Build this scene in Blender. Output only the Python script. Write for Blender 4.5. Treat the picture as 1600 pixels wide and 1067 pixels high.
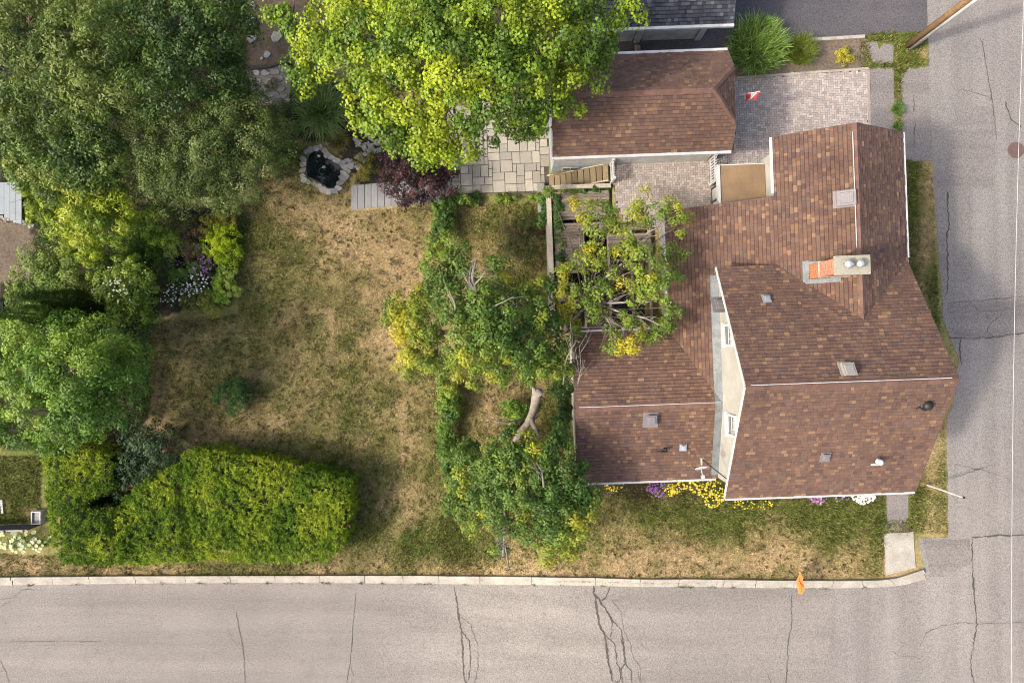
import bpy, math, random
import numpy as np
from mathutils import Vector, Matrix
random.seed(7); rng = np.random.default_rng(7)
R = math.radians
for o in list(bpy.data.objects): bpy.data.objects.remove(o)
scene = bpy.context.scene; COL = scene.collection

# ------------------------------------------------------------------ camera, sky, sun, exposure
CAMH = 30.0
cam_d = bpy.data.cameras.new('camera'); cam = bpy.data.objects.new('camera', cam_d); COL.objects.link(cam)
cam.location = (0, 0, CAMH); cam_d.sensor_width = 36.0; cam_d.lens = 24.0; cam_d.clip_start = .1; cam_d.clip_end = 3000
scene.camera = cam
SH = Vector((1.05, 0.34, -1.0))                       # the way the sunlight travels
world = bpy.data.worlds.new('World'); scene.world = world; world.use_nodes = True
wn = world.node_tree.nodes; wl = world.node_tree.links
sky = wn.new('ShaderNodeTexSky'); sky.sky_type = 'NISHITA'; sky.sun_disc = False
sky.sun_elevation = math.atan2(1.0, math.hypot(SH.x, SH.y)); sky.sun_rotation = math.atan2(-SH.x, -SH.y)
sky.air_density = 1.0; sky.dust_density = 6.0; sky.ozone_density = .6
wl.new(sky.outputs[0], wn['Background'].inputs[0]); wn['Background'].inputs[1].default_value = 0.15
sun_d = bpy.data.lights.new('sun', 'SUN'); sun_d.energy = 1.5; sun_d.angle = R(4.0); sun_d.color = (1, .94, .83)
sun = bpy.data.objects.new('sun', sun_d); COL.objects.link(sun); sun.rotation_euler = SH.to_track_quat('-Z', 'Y').to_euler()
scene.view_settings.view_transform = 'Standard'; scene.view_settings.look = 'None'
scene.view_settings.exposure = 1.33; scene.view_settings.gamma = 1.0
scene.render.engine = 'CYCLES'
scene.cycles.filter_width = 1.05; scene.cycles.max_bounces = 6; scene.cycles.diffuse_bounces = 3; scene.cycles.transparent_max_bounces = 6
scene.cycles.transmission_bounces = 3; scene.cycles.glossy_bounces = 2

# ------------------------------------------------------------------ survey: plan position, house frame, terrain
PXM = 1600 / 45.0
def sstep(a, b, x):
    t = np.clip((np.asarray(x, float) - a) / (b - a), 0, 1); return t * t * (3 - 2 * t)
ANG = R(2.1); CA, SA = math.cos(ANG), math.sin(ANG)
def uv(x, y): return x * CA + y * SA, -x * SA + y * CA
def xy(u, v): return u * CA - v * SA, u * SA + v * CA
DROP = 1.9
def T(x, y):
    """ground height: the west yard lies below the house plateau; the street ramps down to it"""
    x = np.asarray(x, float); y = np.asarray(y, float)
    u, v = uv(x, y); e = .06
    th = np.where(v > 7.3, 2.16, 1.75); a = 1 - sstep(-e, e, u - th)
    b = (1 - sstep(4.55 - e, 4.55 + e, u)) * (1 - sstep(7.66 - e, 7.66 + e, v))
    c = (1 - sstep(6.4 - e, 6.4 + e, u)) * (1 - sstep(4.95 - e, 4.95 + e, v))
    low = np.maximum(a, np.maximum(b, c))
    ramp = 1 - sstep(-7, 7, x); w = sstep(-7.4, -3.2, y)
    return -DROP * (ramp * (1 - w) + low * w)
def P(px, py, h):
    s = (CAMH - h) / CAMH / PXM
    return np.array([(px - 800) * s, (533.5 - py) * s, h])
def G(px, py, dz=0.0):
    h = 0.0
    for _ in range(12):
        p = P(px, py, h); h = .5 * h + .5 * (float(T(p[0], p[1])) + dz)
    p = P(px, py, h); return np.array([p[0], p[1], float(T(p[0], p[1])) + dz])
def HL(u, v, z): x, y = xy(u, v); return (x, y, z)

# ------------------------------------------------------------------ noise
def vnoise(x, y, seed=0):
    x = np.asarray(x, float); y = np.asarray(y, float)
    xi = np.floor(x); yi = np.floor(y); fx = x - xi; fy = y - yi
    fx = fx * fx * (3 - 2 * fx); fy = fy * fy * (3 - 2 * fy)
    def h(a, b):
        t = np.sin(a * 127.1 + b * 311.7 + seed * 74.7) * 43758.5453; return t - np.floor(t)
    return (h(xi, yi) * (1 - fx) + h(xi + 1, yi) * fx) * (1 - fy) + (h(xi, yi + 1) * (1 - fx) + h(xi + 1, yi + 1) * fx) * fy
def fbm(x, y, seed=0, o=4):
    s = 0; a = .5; t = 0
    for k in range(o): s = s + a * vnoise(x * 2 ** k, y * 2 ** k, seed + k * 3); t += a; a *= .55
    return s / t
def inside(x, y, poly):
    x = np.asarray(x, float); y = np.asarray(y, float); r = np.zeros(x.shape, bool); n = len(poly)
    for i in range(n):
        x0, y0 = poly[i][:2]; x1, y1 = poly[(i + 1) % n][:2]
        if y0 == y1: continue
        c = ((y0 > y) != (y1 > y)) & (x < (x1 - x0) * (y - y0) / (y1 - y0) + x0); r ^= c
    return r
def gpoly(pts): return [tuple(G(*p)[:2]) for p in pts]

# ------------------------------------------------------------------ materials
def new_mat(name):
    m = bpy.data.materials.new(name); m.use_nodes = True; nt = m.node_tree
    return m, nt, nt.nodes, nt.links, nt.nodes['Principled BSDF']
def _pos(n): return n.new('ShaderNodeNewGeometry').outputs['Position']
def mix(n, l, a, b, f, mode='MIX'):
    x = n.new('ShaderNodeMix'); x.data_type = 'RGBA'; x.blend_type = mode
    for sock, val in ((x.inputs[0], f), (x.inputs[6], a), (x.inputs[7], b)):
        if hasattr(val, 'is_linked'): l.new(val, sock)
        elif isinstance(val, (int, float)): sock.default_value = val
        else: sock.default_value = (*val[:3], 1)
    return x.outputs[2]
def noise(n, l, vec, scale, detail=4, rough=.6):
    t = n.new('ShaderNodeTexNoise'); t.inputs['Scale'].default_value = scale; t.inputs['Detail'].default_value = detail
    t.inputs['Roughness'].default_value = rough; l.new(vec, t.inputs['Vector']); return t.outputs['Fac']
def ramp(n, l, f, a, b):
    r = n.new('ShaderNodeMapRange'); r.inputs[1].default_value = a; r.inputs[2].default_value = b; l.new(f, r.inputs[0]); return r.outputs[0]
def bump(n, l, h, strength, dist, bsdf):
    b = n.new('ShaderNodeBump'); b.inputs['Strength'].default_value = strength; b.inputs['Distance'].default_value = dist
    l.new(h, b.inputs['Height']); l.new(b.outputs[0], bsdf.inputs['Normal'])
def surf(name, c1, c2=None, scale=3.0, rough=.85, fine=None, fscale=60, fdep=.35, bstr=.3, bdist=.01, spec=.3, metal=0):
    """two-tone weathered surface with fine grain"""
    m, nt, n, l, b = new_mat(name); p = _pos(n); c2 = c2 or tuple(x * .75 for x in c1)
    f = ramp(n, l, noise(n, l, p, scale, 5), .35, .65)
    col = mix(n, l, c1, c2, f)
    g = noise(n, l, p, fscale, 3, .7); gv = ramp(n, l, g, .3, .7)
    col = mix(n, l, col, mix(n, l, (1 - fdep,) * 3, (1 + fdep,) * 3, gv), 1.0, 'MULTIPLY')
    l.new(col, b.inputs['Base Color']); b.inputs['Roughness'].default_value = rough
    b.inputs['Specular IOR Level'].default_value = spec; b.inputs['Metallic'].default_value = metal
    bump(n, l, g, bstr, bdist, b); return m
def attr_mat(name, rough=.9, fscale=70, fdep=.3, bstr=.3, bdist=.008, big=.0, bigscale=.6, bigcol=(.55, .5, .5), spec=.25):
    """colour carried by the piece itself, plus grain and weather stains"""
    m, nt, n, l, b = new_mat(name); p = _pos(n)
    a = n.new('ShaderNodeVertexColor'); a.layer_name = 'Col'; col = a.outputs[0]
    g = noise(n, l, p, fscale, 3, .7); gv = ramp(n, l, g, .3, .7)
    col = mix(n, l, col, mix(n, l, (1 - fdep,) * 3, (1 + fdep,) * 3, gv), 1.0, 'MULTIPLY')
    if big: col = mix(n, l, col, mix(n, l, (1, 1, 1), bigcol, ramp(n, l, noise(n, l, p, bigscale, 6, .65), .45, .72)), big, 'MULTIPLY')
    l.new(col, b.inputs['Base Color']); b.inputs['Roughness'].default_value = rough; b.inputs['Specular IOR Level'].default_value = spec
    bump(n, l, g, bstr, bdist, b); return m
def leaf_mat(name, trans=.3, rough=.5, spec=.3):
    m, nt, n, l, b = new_mat(name)
    a = n.new('ShaderNodeVertexColor'); a.layer_name = 'Col'
    l.new(a.outputs[0], b.inputs['Base Color']); b.inputs['Roughness'].default_value = rough; b.inputs['Specular IOR Level'].default_value = spec
    t = n.new('ShaderNodeBsdfTranslucent'); l.new(a.outputs[0], t.inputs[0])
    ms = n.new('ShaderNodeMixShader'); ms.inputs[0].default_value = trans
    l.new(b.outputs[0], ms.inputs[1]); l.new(t.outputs[0], ms.inputs[2]); l.new(ms.outputs[0], n['Material Output'].inputs[0]); return m
def plain(name, c, rough=.6, metal=0, spec=.4):
    return surf(name, c, tuple(x * .88 for x in c), 4, rough, fscale=25, fdep=.1, bstr=.1, spec=spec, metal=metal)

def asphalt_mat(name, c1, c2, c3, along=(.05, 1.1, 1)):
    m, nt, n, l, b = new_mat(name); p = _pos(n)
    col = mix(n, l, c1, c2, ramp(n, l, noise(n, l, p, .22, 6, .6), .38, .62))
    col = mix(n, l, col, c3, ramp(n, l, noise(n, l, p, .9, 7, .7), .55, .85))
    sc = n.new('ShaderNodeVectorMath'); sc.operation = 'MULTIPLY'; sc.inputs[1].default_value = along; l.new(p, sc.inputs[0]); lane = noise(n, l, sc.outputs[0], 1.0, 4, .6); col = mix(n, l, col, mix(n, l, (.87,) * 3, (1.09,) * 3, ramp(n, l, lane, .35, .65)), 1, 'MULTIPLY')
    spot = noise(n, l, p, 1.7, 3, .5); col = mix(n, l, col, mix(n, l, (1,) * 3, (.78, .77, .76), ramp(n, l, spot, .66, .76)), 1, 'MULTIPLY')
    sp = noise(n, l, p, 17, 2, .8); s2 = noise(n, l, p, 75, 1, .5)
    col = mix(n, l, col, mix(n, l, (.66,) * 3, (1.34,) * 3, ramp(n, l, sp, .32, .68)), 1, 'MULTIPLY')
    col = mix(n, l, col, mix(n, l, (.8,) * 3, (1.2,) * 3, ramp(n, l, s2, .3, .7)), 1, 'MULTIPLY')
    l.new(col, b.inputs['Base Color']); b.inputs['Roughness'].default_value = .9; b.inputs['Specular IOR Level'].default_value = .2
    bump(n, l, sp, .35, .01, b); return m

M = {}
M['ground'] = attr_mat('ground_turf', .95, 9, .38, .5, .03, .25, 1.3, (.7, .66, .6))
M['asphalt'] = asphalt_mat('old_asphalt', (.186, .170, .153), (.167, .152, .139), (.146, .133, .124))
M['asphalt_side'] = asphalt_mat('old_asphalt_side', (.186, .172, .158), (.167, .153, .143), (.146, .134, .128), (1.1, .05, 1))
M['asphalt_patch_and_shadow'] = asphalt_mat('asphalt_patch_and_shadow', (.168, .152, .140), (.152, .137, .129), (.137, .124, .120))
M['asphalt_dark'] = asphalt_mat('new_asphalt', (.062, .060, .066), (.082, .076, .080), (.045, .045, .055))
M['crack'] = surf('crack_shade', (.040, .036, .033), (.075, .066, .058), 8)  # flat strips; the shade inside open cracks is put into this colour
M['concrete'] = surf('concrete', (.33, .305, .26), (.235, .215, .18), 1.6, .9, fscale=22, fdep=.26)
M['slab'] = attr_mat('slab_stone', .9, 40, .2, .3, .01, .4, 1.5, (.72, .68, .6))
M['paver'] = attr_mat('paver_brick', .9, 60, .2, .3, .01, .3, .8, (.75, .7, .68))
M['joint'] = surf('joint_sand', (.085, .07, .055), (.06, .052, .04), 5)
M['stone'] = attr_mat('field_stone', .9, 18, .35, .6, .02)
M['shingle'] = attr_mat('roof_shingle', .93, 90, .28, .35, .006, .75, .45, (.66, .64, .66))
M['trim_brown'] = surf('brown_trim', (.10, .07, .06), (.08, .055, .05), 3)
M['deck_under'] = surf('roof_deck', (.06, .045, .04), None, 3)
M['white'] = surf('white_paint', (.46, .46, .46), (.34, .335, .32), 2.2, .55, fscale=30, fdep=.1, bstr=.1)
M['siding'] = surf('cream_stucco', (.31, .305, .275), (.25, .245, .215), 1.4, .85, fscale=50, fdep=.1, bstr=.25)
M['bluewall'] = surf('blue_grey_wall', (.30, .35, .37), (.25, .30, .32), 1.2, .8, fdep=.1)
M['flashing'] = surf('galvanised_flashing', (.15, .163, .168), (.095, .107, .108), 3, .6, fscale=20, fdep=.2)
M['vent'] = surf('vent_grey', (.155, .145, .15), (.135, .125, .13), 4, .5, fdep=.08)
M['ventblack'] = surf('vent_black', (.022, .02, .02), None, 4, .5)
M['steel'] = plain('galvanised_steel', (.55, .56, .57), .35, .7)
M['brickred'] = attr_mat('chimney_brick', .9, 40, .2, .4)
M['mortar'] = surf('mortar', (.38, .34, .29), None, 5)
M['glass'] = plain('window_glass', (.05, .06, .06), .08, 0, .8)
M['tan_roof'] = surf('tan_rolled_roof', (.200, .132, .074), (.145, .100, .060), 1.3, .9, fscale=80, fdep=.08, bstr=.1)
M['wood'] = attr_mat('weathered_wood', .9, 30, .35, .4, .01)
M['pole_wood'] = surf('pole_wood', (.24, .15, .07), (.17, .11, .06), 2, .85, fscale=12)
M['bark'] = surf('bark', (.16, .13, .105), (.10, .082, .065), 4, .95, fscale=14, fdep=.5, bstr=.9, bdist=.04)
M['deadbark'] = surf('bare_bark', (.25, .22, .185), (.16, .138, .112), 4, .95, fscale=16, fdep=.4, bstr=.8, bdist=.03)
M['leaf'] = leaf_mat('leaf', .28)
M['leafmatte'] = leaf_mat('leaf_matte', .18, .75, .12)
M['petal'] = leaf_mat('petal', .25, .8, .1)
M['hedgecore'] = surf('hedge_twigs_and_shade', (.03, .036, .014), (.02, .024, .01), 5)
M['orange'] = surf('orange_cloth', (.78, .16, .04), (.70, .13, .03), 4, .8, fdep=.08)
M['flagred'] = plain('flag_red', (.46, .05, .05), .8); M['flagwhite'] = plain('flag_white', (.5, .49, .49), .8)
M['black'] = plain('black_plastic', (.03, .032, .036), .45)
M['iron'] = surf('rusty_iron', (.12, .075, .065), (.09, .055, .05), 6, .7)
M['water'] = None
def water():
    m, nt, n, l, b = new_mat('pond_water'); b.inputs['Base Color'].default_value = (.004, .006, .007, 1)
    b.inputs['Roughness'].default_value = .04; b.inputs['Specular IOR Level'].default_value = .5
    return m
M['water'] = water()

# ------------------------------------------------------------------ objects and meshes
def tag(o, label=None, cat=None, group=None, kind=None):
    if label: o['label'] = label
    if cat: o['category'] = cat
    if group: o['group'] = group
    if kind: o['kind'] = kind
    return o
def empty(name, loc, label, cat, group=None):
    o = bpy.data.objects.new(name, None); COL.objects.link(o); o.location = loc; o.empty_display_size = .1
    return tag(o, label, cat, group)
def link(name, me, parent=None):
    o = bpy.data.objects.new(name, me); COL.objects.link(o)
    if parent is not None:
        o.parent = parent
        w = Vector(parent.location); q = parent.parent
        while q is not None: w = w + Vector(q.location); q = q.parent
        o.location = -w
    return o
class MB:
    def __init__(s): s.v = []; s.f = []; s.c = []; s.cur = (1, 1, 1)
    def add(s, vs, fs, c=None):
        k = len(s.v); s.v += [tuple(map(float, q)) for q in vs]; s.f += [tuple(i + k for i in f) for f in fs]; s.c += [c or s.cur] * len(vs)
    def box8(s, p, c=None): s.add(p, [(3, 2, 1, 0), (4, 5, 6, 7), (0, 1, 5, 4), (1, 2, 6, 5), (2, 3, 7, 6), (3, 0, 4, 7)], c)
    def box(s, x0, x1, y0, y1, z0, z1, c=None, loc=None):
        f = loc or (lambda a, b, d: (a, b, d))
        s.box8([f(x0, y0, z0), f(x1, y0, z0), f(x1, y1, z0), f(x0, y1, z0), f(x0, y0, z1), f(x1, y0, z1), f(x1, y1, z1), f(x0, y1, z1)], c)
    def prism(s, pts, dz, c=None):
        """pts: top outline (3d); extruded down by dz"""
        n = len(pts); top = [tuple(p) for p in pts]; bot = [(p[0], p[1], p[2] - dz) for p in pts]
        s.add(top + bot, [tuple(range(n)), tuple(range(2 * n - 1, n - 1, -1))] + [(i, i + n, (i + 1) % n + n, (i + 1) % n) for i in range(n)], c)
    def bar(s, a, b, w, h, up=(0, 0, 1), c=None):
        a = Vector(a); b = Vector(b); d = (b - a).normalized(); r = d.cross(Vector(up))
        r = r.normalized() if r.length > 1e-4 else Vector((1, 0, 0)); u = r.cross(d).normalized()
        q = []
        for e in (a, b): q += [e - r * w / 2 - u * h / 2, e + r * w / 2 - u * h / 2, e + r * w / 2 + u * h / 2, e - r * w / 2 + u * h / 2]
        s.add(q, [(0, 1, 2, 3), (7, 6, 5, 4), (0, 4, 5, 1), (1, 5, 6, 2), (2, 6, 7, 3), (3, 7, 4, 0)], c)
    def tube(s, pts, rad, n=8, c=None, cap=True):
        pts = [Vector(p) for p in pts]; k = len(pts); rings = []; vs = []
        ref = Vector((.31, .77, .55))
        for i, p in enumerate(pts):
            d = (pts[min(i + 1, k - 1)] - pts[max(i - 1, 0)]).normalized()
            a = d.cross(ref); a = a.normalized() if a.length > 1e-3 else d.orthogonal().normalized(); b = d.cross(a)
            r = rad[i] if hasattr(rad, '__len__') else rad
            for j in range(n):
                t = 2 * math.pi * j / n; vs.append(p + (a * math.cos(t) + b * math.sin(t)) * r)
        fs = [(i * n + j, i * n + (j + 1) % n, (i + 1) * n + (j + 1) % n, (i + 1) * n + j) for i in range(k - 1) for j in range(n)]
        if cap: fs += [tuple(range(n - 1, -1, -1)), tuple(range((k - 1) * n, k * n))]
        s.add(vs, fs, c)
    def mesh(s, name, mat):
        me = bpy.data.meshes.new(name); me.from_pydata(s.v, [], s.f)
        at = me.color_attributes.new('Col', 'FLOAT_COLOR', 'POINT')
        at.data.foreach_set('color', np.c_[np.array(s.c, np.float32).reshape(-1, 3), np.ones(len(s.c), np.float32)].ravel())
        me.materials.append(M[mat] if isinstance(mat, str) else mat); me.update(); return me
    def build(s, name, mat, parent=None, smooth=False):
        me = s.mesh(name, mat)
        if smooth: me.polygons.foreach_set('use_smooth', [True] * len(me.polygons))
        return link(name, me, parent)
def quad_mesh(name, V, C, mat):
    """V (n,4,3) quads, C (n,3) colours"""
    n = len(V); me = bpy.data.meshes.new(name)
    me.vertices.add(4 * n); me.vertices.foreach_set('co', V.astype(np.float32).ravel())
    me.loops.add(4 * n); me.loops.foreach_set('vertex_index', np.arange(4 * n, dtype=np.int32))
    me.polygons.add(n); me.polygons.foreach_set('loop_start', np.arange(n, dtype=np.int32) * 4)
    try: me.polygons.foreach_set('loop_total', np.full(n, 4, np.int32))
    except Exception: pass
    me.update(calc_edges=True)
    at = me.color_attributes.new('Col', 'FLOAT_COLOR', 'POINT')
    c = np.repeat(np.c_[C, np.ones(n)], 4, 0).astype(np.float32); at.data.foreach_set('color', c.ravel())
    me.materials.append(M[mat]); return me
def unit(a): return a / np.maximum(np.linalg.norm(a, axis=1, keepdims=True), 1e-9)
def leaf_quads(C, N, L, W, D=None):
    n = len(C); N = unit(N)
    if D is None: D = rng.normal(size=(n, 3))
    t = unit(D - N * (D * N).sum(1, keepdims=True)); b = np.cross(N, t)
    L = np.broadcast_to(L, n)[:, None]; W = np.broadcast_to(W, n)[:, None]
    return np.stack([C - t * L * .5, C + b * W * .5 + t * L * .08 + N * W * .12, C + t * L * .5, C - b * W * .5 + t * L * .08 + N * W * .12], 1)
def pick(pal, n, r=None):
    w = np.array([p[1] for p in pal], float); c = np.array([p[0] for p in pal])
    return c[rng.choice(len(pal), n, p=w / w.sum())]

# ------------------------------------------------------------------ ground colours: dry and green turf, soil
DRY = np.array([.300, .222, .115]); TAN = np.array([.215, .175, .074]); OLV = np.array([.142, .135, .044]); GRN = np.array([.082, .100, .020])
dry_spots = [(600, 395, 75, 95, .55), (480, 325, 90, 40, .3), (430, 400, 60, 110, -.22), (430, 290, 40, 40, .3), (420, 600, 60, 90, -.16), (300, 600, 70, 110, .06), (330, 670, 90, 30, .35), (340, 525, 90, 30, .12),
    (517, 520, 7, 90, .3), (545, 560, 18, 120, -.2), (640, 520, 40, 60, .2), (575, 650, 40, 60, -.1), (625, 660, 10, 90, .3), (660, 620, 30, 60, .2), (600, 760, 70, 40, -.05), (640, 790, 25, 50, .25), (690, 850, 60, 24, -.75),
    (635, 850, 18, 40, -.5), (570, 835, 30, 30, -.3), (560, 870, 60, 14, .25), (500, 893, 500, 9, .2), (770, 893, 120, 12, .5), (1150, 885, 260, 26, .45), (1000, 855, 60, 40, .25), (1180, 800, 200, 32, -.45), (1060, 815, 70, 30, -.1),
    (1290, 820, 70, 40, -.3), (1370, 850, 12, 60, -.7), (770, 360, 50, 40, -.15), (780, 640, 50, 90, .0), (765, 600, 8, 60, .3), (845, 650, 22, 50, -.1), (470, 250, 50, 40, -.3), (375, 375, 16, 35, -.9), (1425, 300, 14, 70, -.8), (1447, 370, 10, 70, .45),
    (1430, 440, 20, 60, .0), (1458, 470, 9, 50, -.6), (1452, 700, 18, 60, .5), (1432, 775, 12, 60, -.5), (1455, 815, 22, 25, .3), (30, 760, 40, 60, -.55), (12, 790, 8, 10, .5), (45, 797, 15, 10, .5), (380, 610, 40, 40, -.05), (20, 880, 90, 12, .5),
    (1400, 80, 60, 50, -.7), (1443, 85, 6, 10, .9), (900, 890, 60, 14, .3), (800, 820, 40, 30, .1), (1240, 870, 60, 20, .2)]
dry_w = [(*G(a, b)[:2], c / 34., d / 34., e) for a, b, c, d, e in dry_spots]
def dryness(x, y):
    d = .45 + (fbm(x * .35, y * .35, 3) - .5) * .85 + (fbm(x * 1.3, y * 1.3, 9) - .5) * .8 + (vnoise(x * 5.5, y * 5.5, 31) - .5) * .34
    d = d + (fbm(x * 1.6, y * .12, 21) - .5) * .35
    for a, b, c, e, s in dry_w: d = d + s * np.exp(-(((x - a) / c) ** 2 + ((y - b) / e) ** 2) * .8)
    return np.clip(d, 0, 1)
def turf(x, y):
    d = dryness(x, y)[..., None]
    c = np.where(d < .33, GRN + (OLV - GRN) * (d / .33), np.where(d < .66, OLV + (TAN - OLV) * ((d - .33) / .33), TAN + (DRY - TAN) * ((d - .66) / .34)))
    v = (.85 + .3 * fbm(x * 3, y * 3, 5))[..., None]
    return c * v
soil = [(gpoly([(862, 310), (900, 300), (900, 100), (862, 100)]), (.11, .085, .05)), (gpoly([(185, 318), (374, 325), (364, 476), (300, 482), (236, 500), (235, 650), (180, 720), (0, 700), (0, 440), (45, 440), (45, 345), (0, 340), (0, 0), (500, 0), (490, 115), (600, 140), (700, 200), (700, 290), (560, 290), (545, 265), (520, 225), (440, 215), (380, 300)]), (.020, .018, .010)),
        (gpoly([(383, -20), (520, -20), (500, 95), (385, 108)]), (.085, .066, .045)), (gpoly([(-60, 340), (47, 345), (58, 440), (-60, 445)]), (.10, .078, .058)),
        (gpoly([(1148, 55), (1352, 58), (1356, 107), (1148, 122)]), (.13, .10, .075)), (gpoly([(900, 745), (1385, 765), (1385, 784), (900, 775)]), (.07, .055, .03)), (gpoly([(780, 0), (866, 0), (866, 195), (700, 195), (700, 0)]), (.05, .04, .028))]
def nonuni(lo, hi, step, far):
    a = list(np.arange(lo, hi + 1e-6, step)); d = step
    while a[-1] < far: d *= 1.5; a.append(a[-1] + d)
    d = step
    while a[0] > -far: d *= 1.5; a.insert(0, a[0] - d)
    return np.array(a)
def build_ground():
    X = nonuni(-25, 25, .16, 900); Y = nonuni(-17, 17, .16, 900); x, y = np.meshgrid(X, Y); z = T(x, y)
    z = z + (fbm(x * .8, y * .8, 2) - .5) * .03 - .005
    c = turf(x, y)
    for poly, s in soil:
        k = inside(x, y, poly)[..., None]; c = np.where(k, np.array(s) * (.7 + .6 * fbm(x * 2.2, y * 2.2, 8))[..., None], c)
    nx, ny = len(X), len(Y); i = np.arange(nx * ny).reshape(ny, nx)
    q = np.stack([i[:-1, :-1], i[:-1, 1:], i[1:, 1:], i[1:, :-1]], -1).reshape(-1, 4)
    me = bpy.data.meshes.new('ground'); me.vertices.add(nx * ny); me.vertices.foreach_set('co', np.stack([x, y, z], -1).astype(np.float32).ravel())
    me.loops.add(q.size); me.loops.foreach_set('vertex_index', q.astype(np.int32).ravel())
    me.polygons.add(len(q)); me.polygons.foreach_set('loop_start', np.arange(len(q), dtype=np.int32) * 4)
    me.update(calc_edges=True)
    at = me.color_attributes.new('Col', 'FLOAT_COLOR', 'POINT'); at.data.foreach_set('color', np.concatenate([c, np.ones(c.shape[:2] + (1,))], -1).astype(np.float32).ravel())
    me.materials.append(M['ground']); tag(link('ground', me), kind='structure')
build_ground()

# ------------------------------------------------------------------ sheets on the ground
def sheet(name, poly, z, mat, parent=None, kind='structure', drape=False, step=.5, sub=0):
    """a level sheet, or one draped over the ramp as a grid of strips"""
    b = MB()
    if not drape:
        b.add([(x, y, z) for x, y in poly], [tuple(range(len(poly)))])
    o = b.build(name, mat, parent)
    if kind: o['kind'] = kind
    return o
def wobble(poly, amp=.05, n=6, seed=0):
    r = random.Random(seed); out = []
    for i in range(len(poly)):
        a = poly[i]; b = poly[(i + 1) % len(poly)]
        for k in range(n):
            t = k / n; j = amp if k else 0
            out.append((a[0] + (b[0] - a[0]) * t + r.uniform(-j, j), a[1] + (b[1] - a[1]) * t + r.uniform(-j, j)))
    return out
kerb_front = [G(a, b)[:2] for a, b in [(-400, 920), (-60, 915), (0, 914), (200, 911), (400, 910), (600, 911), (700, 912), (820, 913), (930, 914), (1080, 916), (1200, 918), (1300, 918.5), (1380, 917), (1415, 913), (1447, 904)]]
def front_y(x): return np.interp(x, [p[0] for p in kerb_front], [p[1] for p in kerb_front])
def build_roads():
    # the street along the lot: a strip grid so that it follows the ramp
    b = MB(); xs = np.concatenate([[-300, -120, -60, -40], np.arange(-30, 14.01, .5)]); k = 0
    ys = [None, -14, -18, -24]
    for i in range(len(xs) - 1):
        x0, x1 = xs[i], xs[i + 1]
        for j in range(3):
            q = []
            for x, jj in ((x0, j), (x0, j + 1), (x1, j + 1), (x1, j)):
                y = front_y(x) + .02 if jj == 0 else ys[jj]; q.append((x, y, float(T(x, -11)) + .012))
            b.add(q, [(0, 1, 2, 3)])
    st = b.build('street', 'asphalt'); st['kind'] = 'structure'
    e = [G(*p)[:2] for p in [(1447, 904), (1443, 886), (1434, 842), (1481, 838), (1481, 745), (1478, 660), (1489, 628), (1498, 560), (1474, 500), (1468, 420), (1462, 330), (1456, 255), (1452, 130), (1450, 60), (1448, 0)]]
    edge = []
    for i in range(len(e) - 1):
        for t in np.linspace(0, 1, 7)[:-1]:
            j = rng.uniform(-.035, .035, 2); edge.append((e[i][0] + (e[i + 1][0] - e[i][0]) * t + j[0], e[i][1] + (e[i + 1][1] - e[i][1]) * t + j[1]))
    edge[0] = tuple(e[0]); top = edge + [tuple(e[-1]), (e[-1][0], 60), (60, 60), (60, -24), (14, -24), (14, float(front_y(14)) + .02)] + [tuple(p) for p in kerb_front if p[0] > 14.05][:-1]
    side = sheet('side_street', top, .012, 'asphalt_side')
    return st, side
street, side_street = build_roads()
GROUND_Z = .012
def ribbon(name, pts_px, w, parent, mat='crack', z=.021, jag=.03, seed=0, kind=None):
    r = random.Random(seed); p = [np.array(G(*q)[:2]) for q in pts_px]; out = []
    for i in range(len(p) - 1):
        n = max(2, int(np.linalg.norm(p[i + 1] - p[i]) / .09))
        for t in np.linspace(0, 1, n + 1)[:-1]: out.append(p[i] + (p[i + 1] - p[i]) * t + np.array([r.uniform(-jag, jag), r.uniform(-jag, jag)]))
    out.append(p[-1]); b = MB(); vs = []
    for i, q in enumerate(out):
        d = out[min(i + 1, len(out) - 1)] - out[max(i - 1, 0)]; d = d / (np.linalg.norm(d) + 1e-9); nrm = np.array([-d[1], d[0]])
        ww = w * (.25 + 1.1 * float(vnoise(np.array([i * .35 + seed * 9.1]), np.array([.5]), 3)[0])) * r.uniform(.7, 1.3) * (.4 if i in (0, len(out) - 1) else 1)
        for s in (-1, 1):
            x, y = q + nrm * s * ww / 2; vs.append((x, y, float(T(x, -11 if y < -10 else y)) + z))
    b.add(vs, [(2 * i, 2 * i + 1, 2 * i + 3, 2 * i + 2) for i in range(len(out) - 1)])
    return b.build(name, mat, parent)
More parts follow.
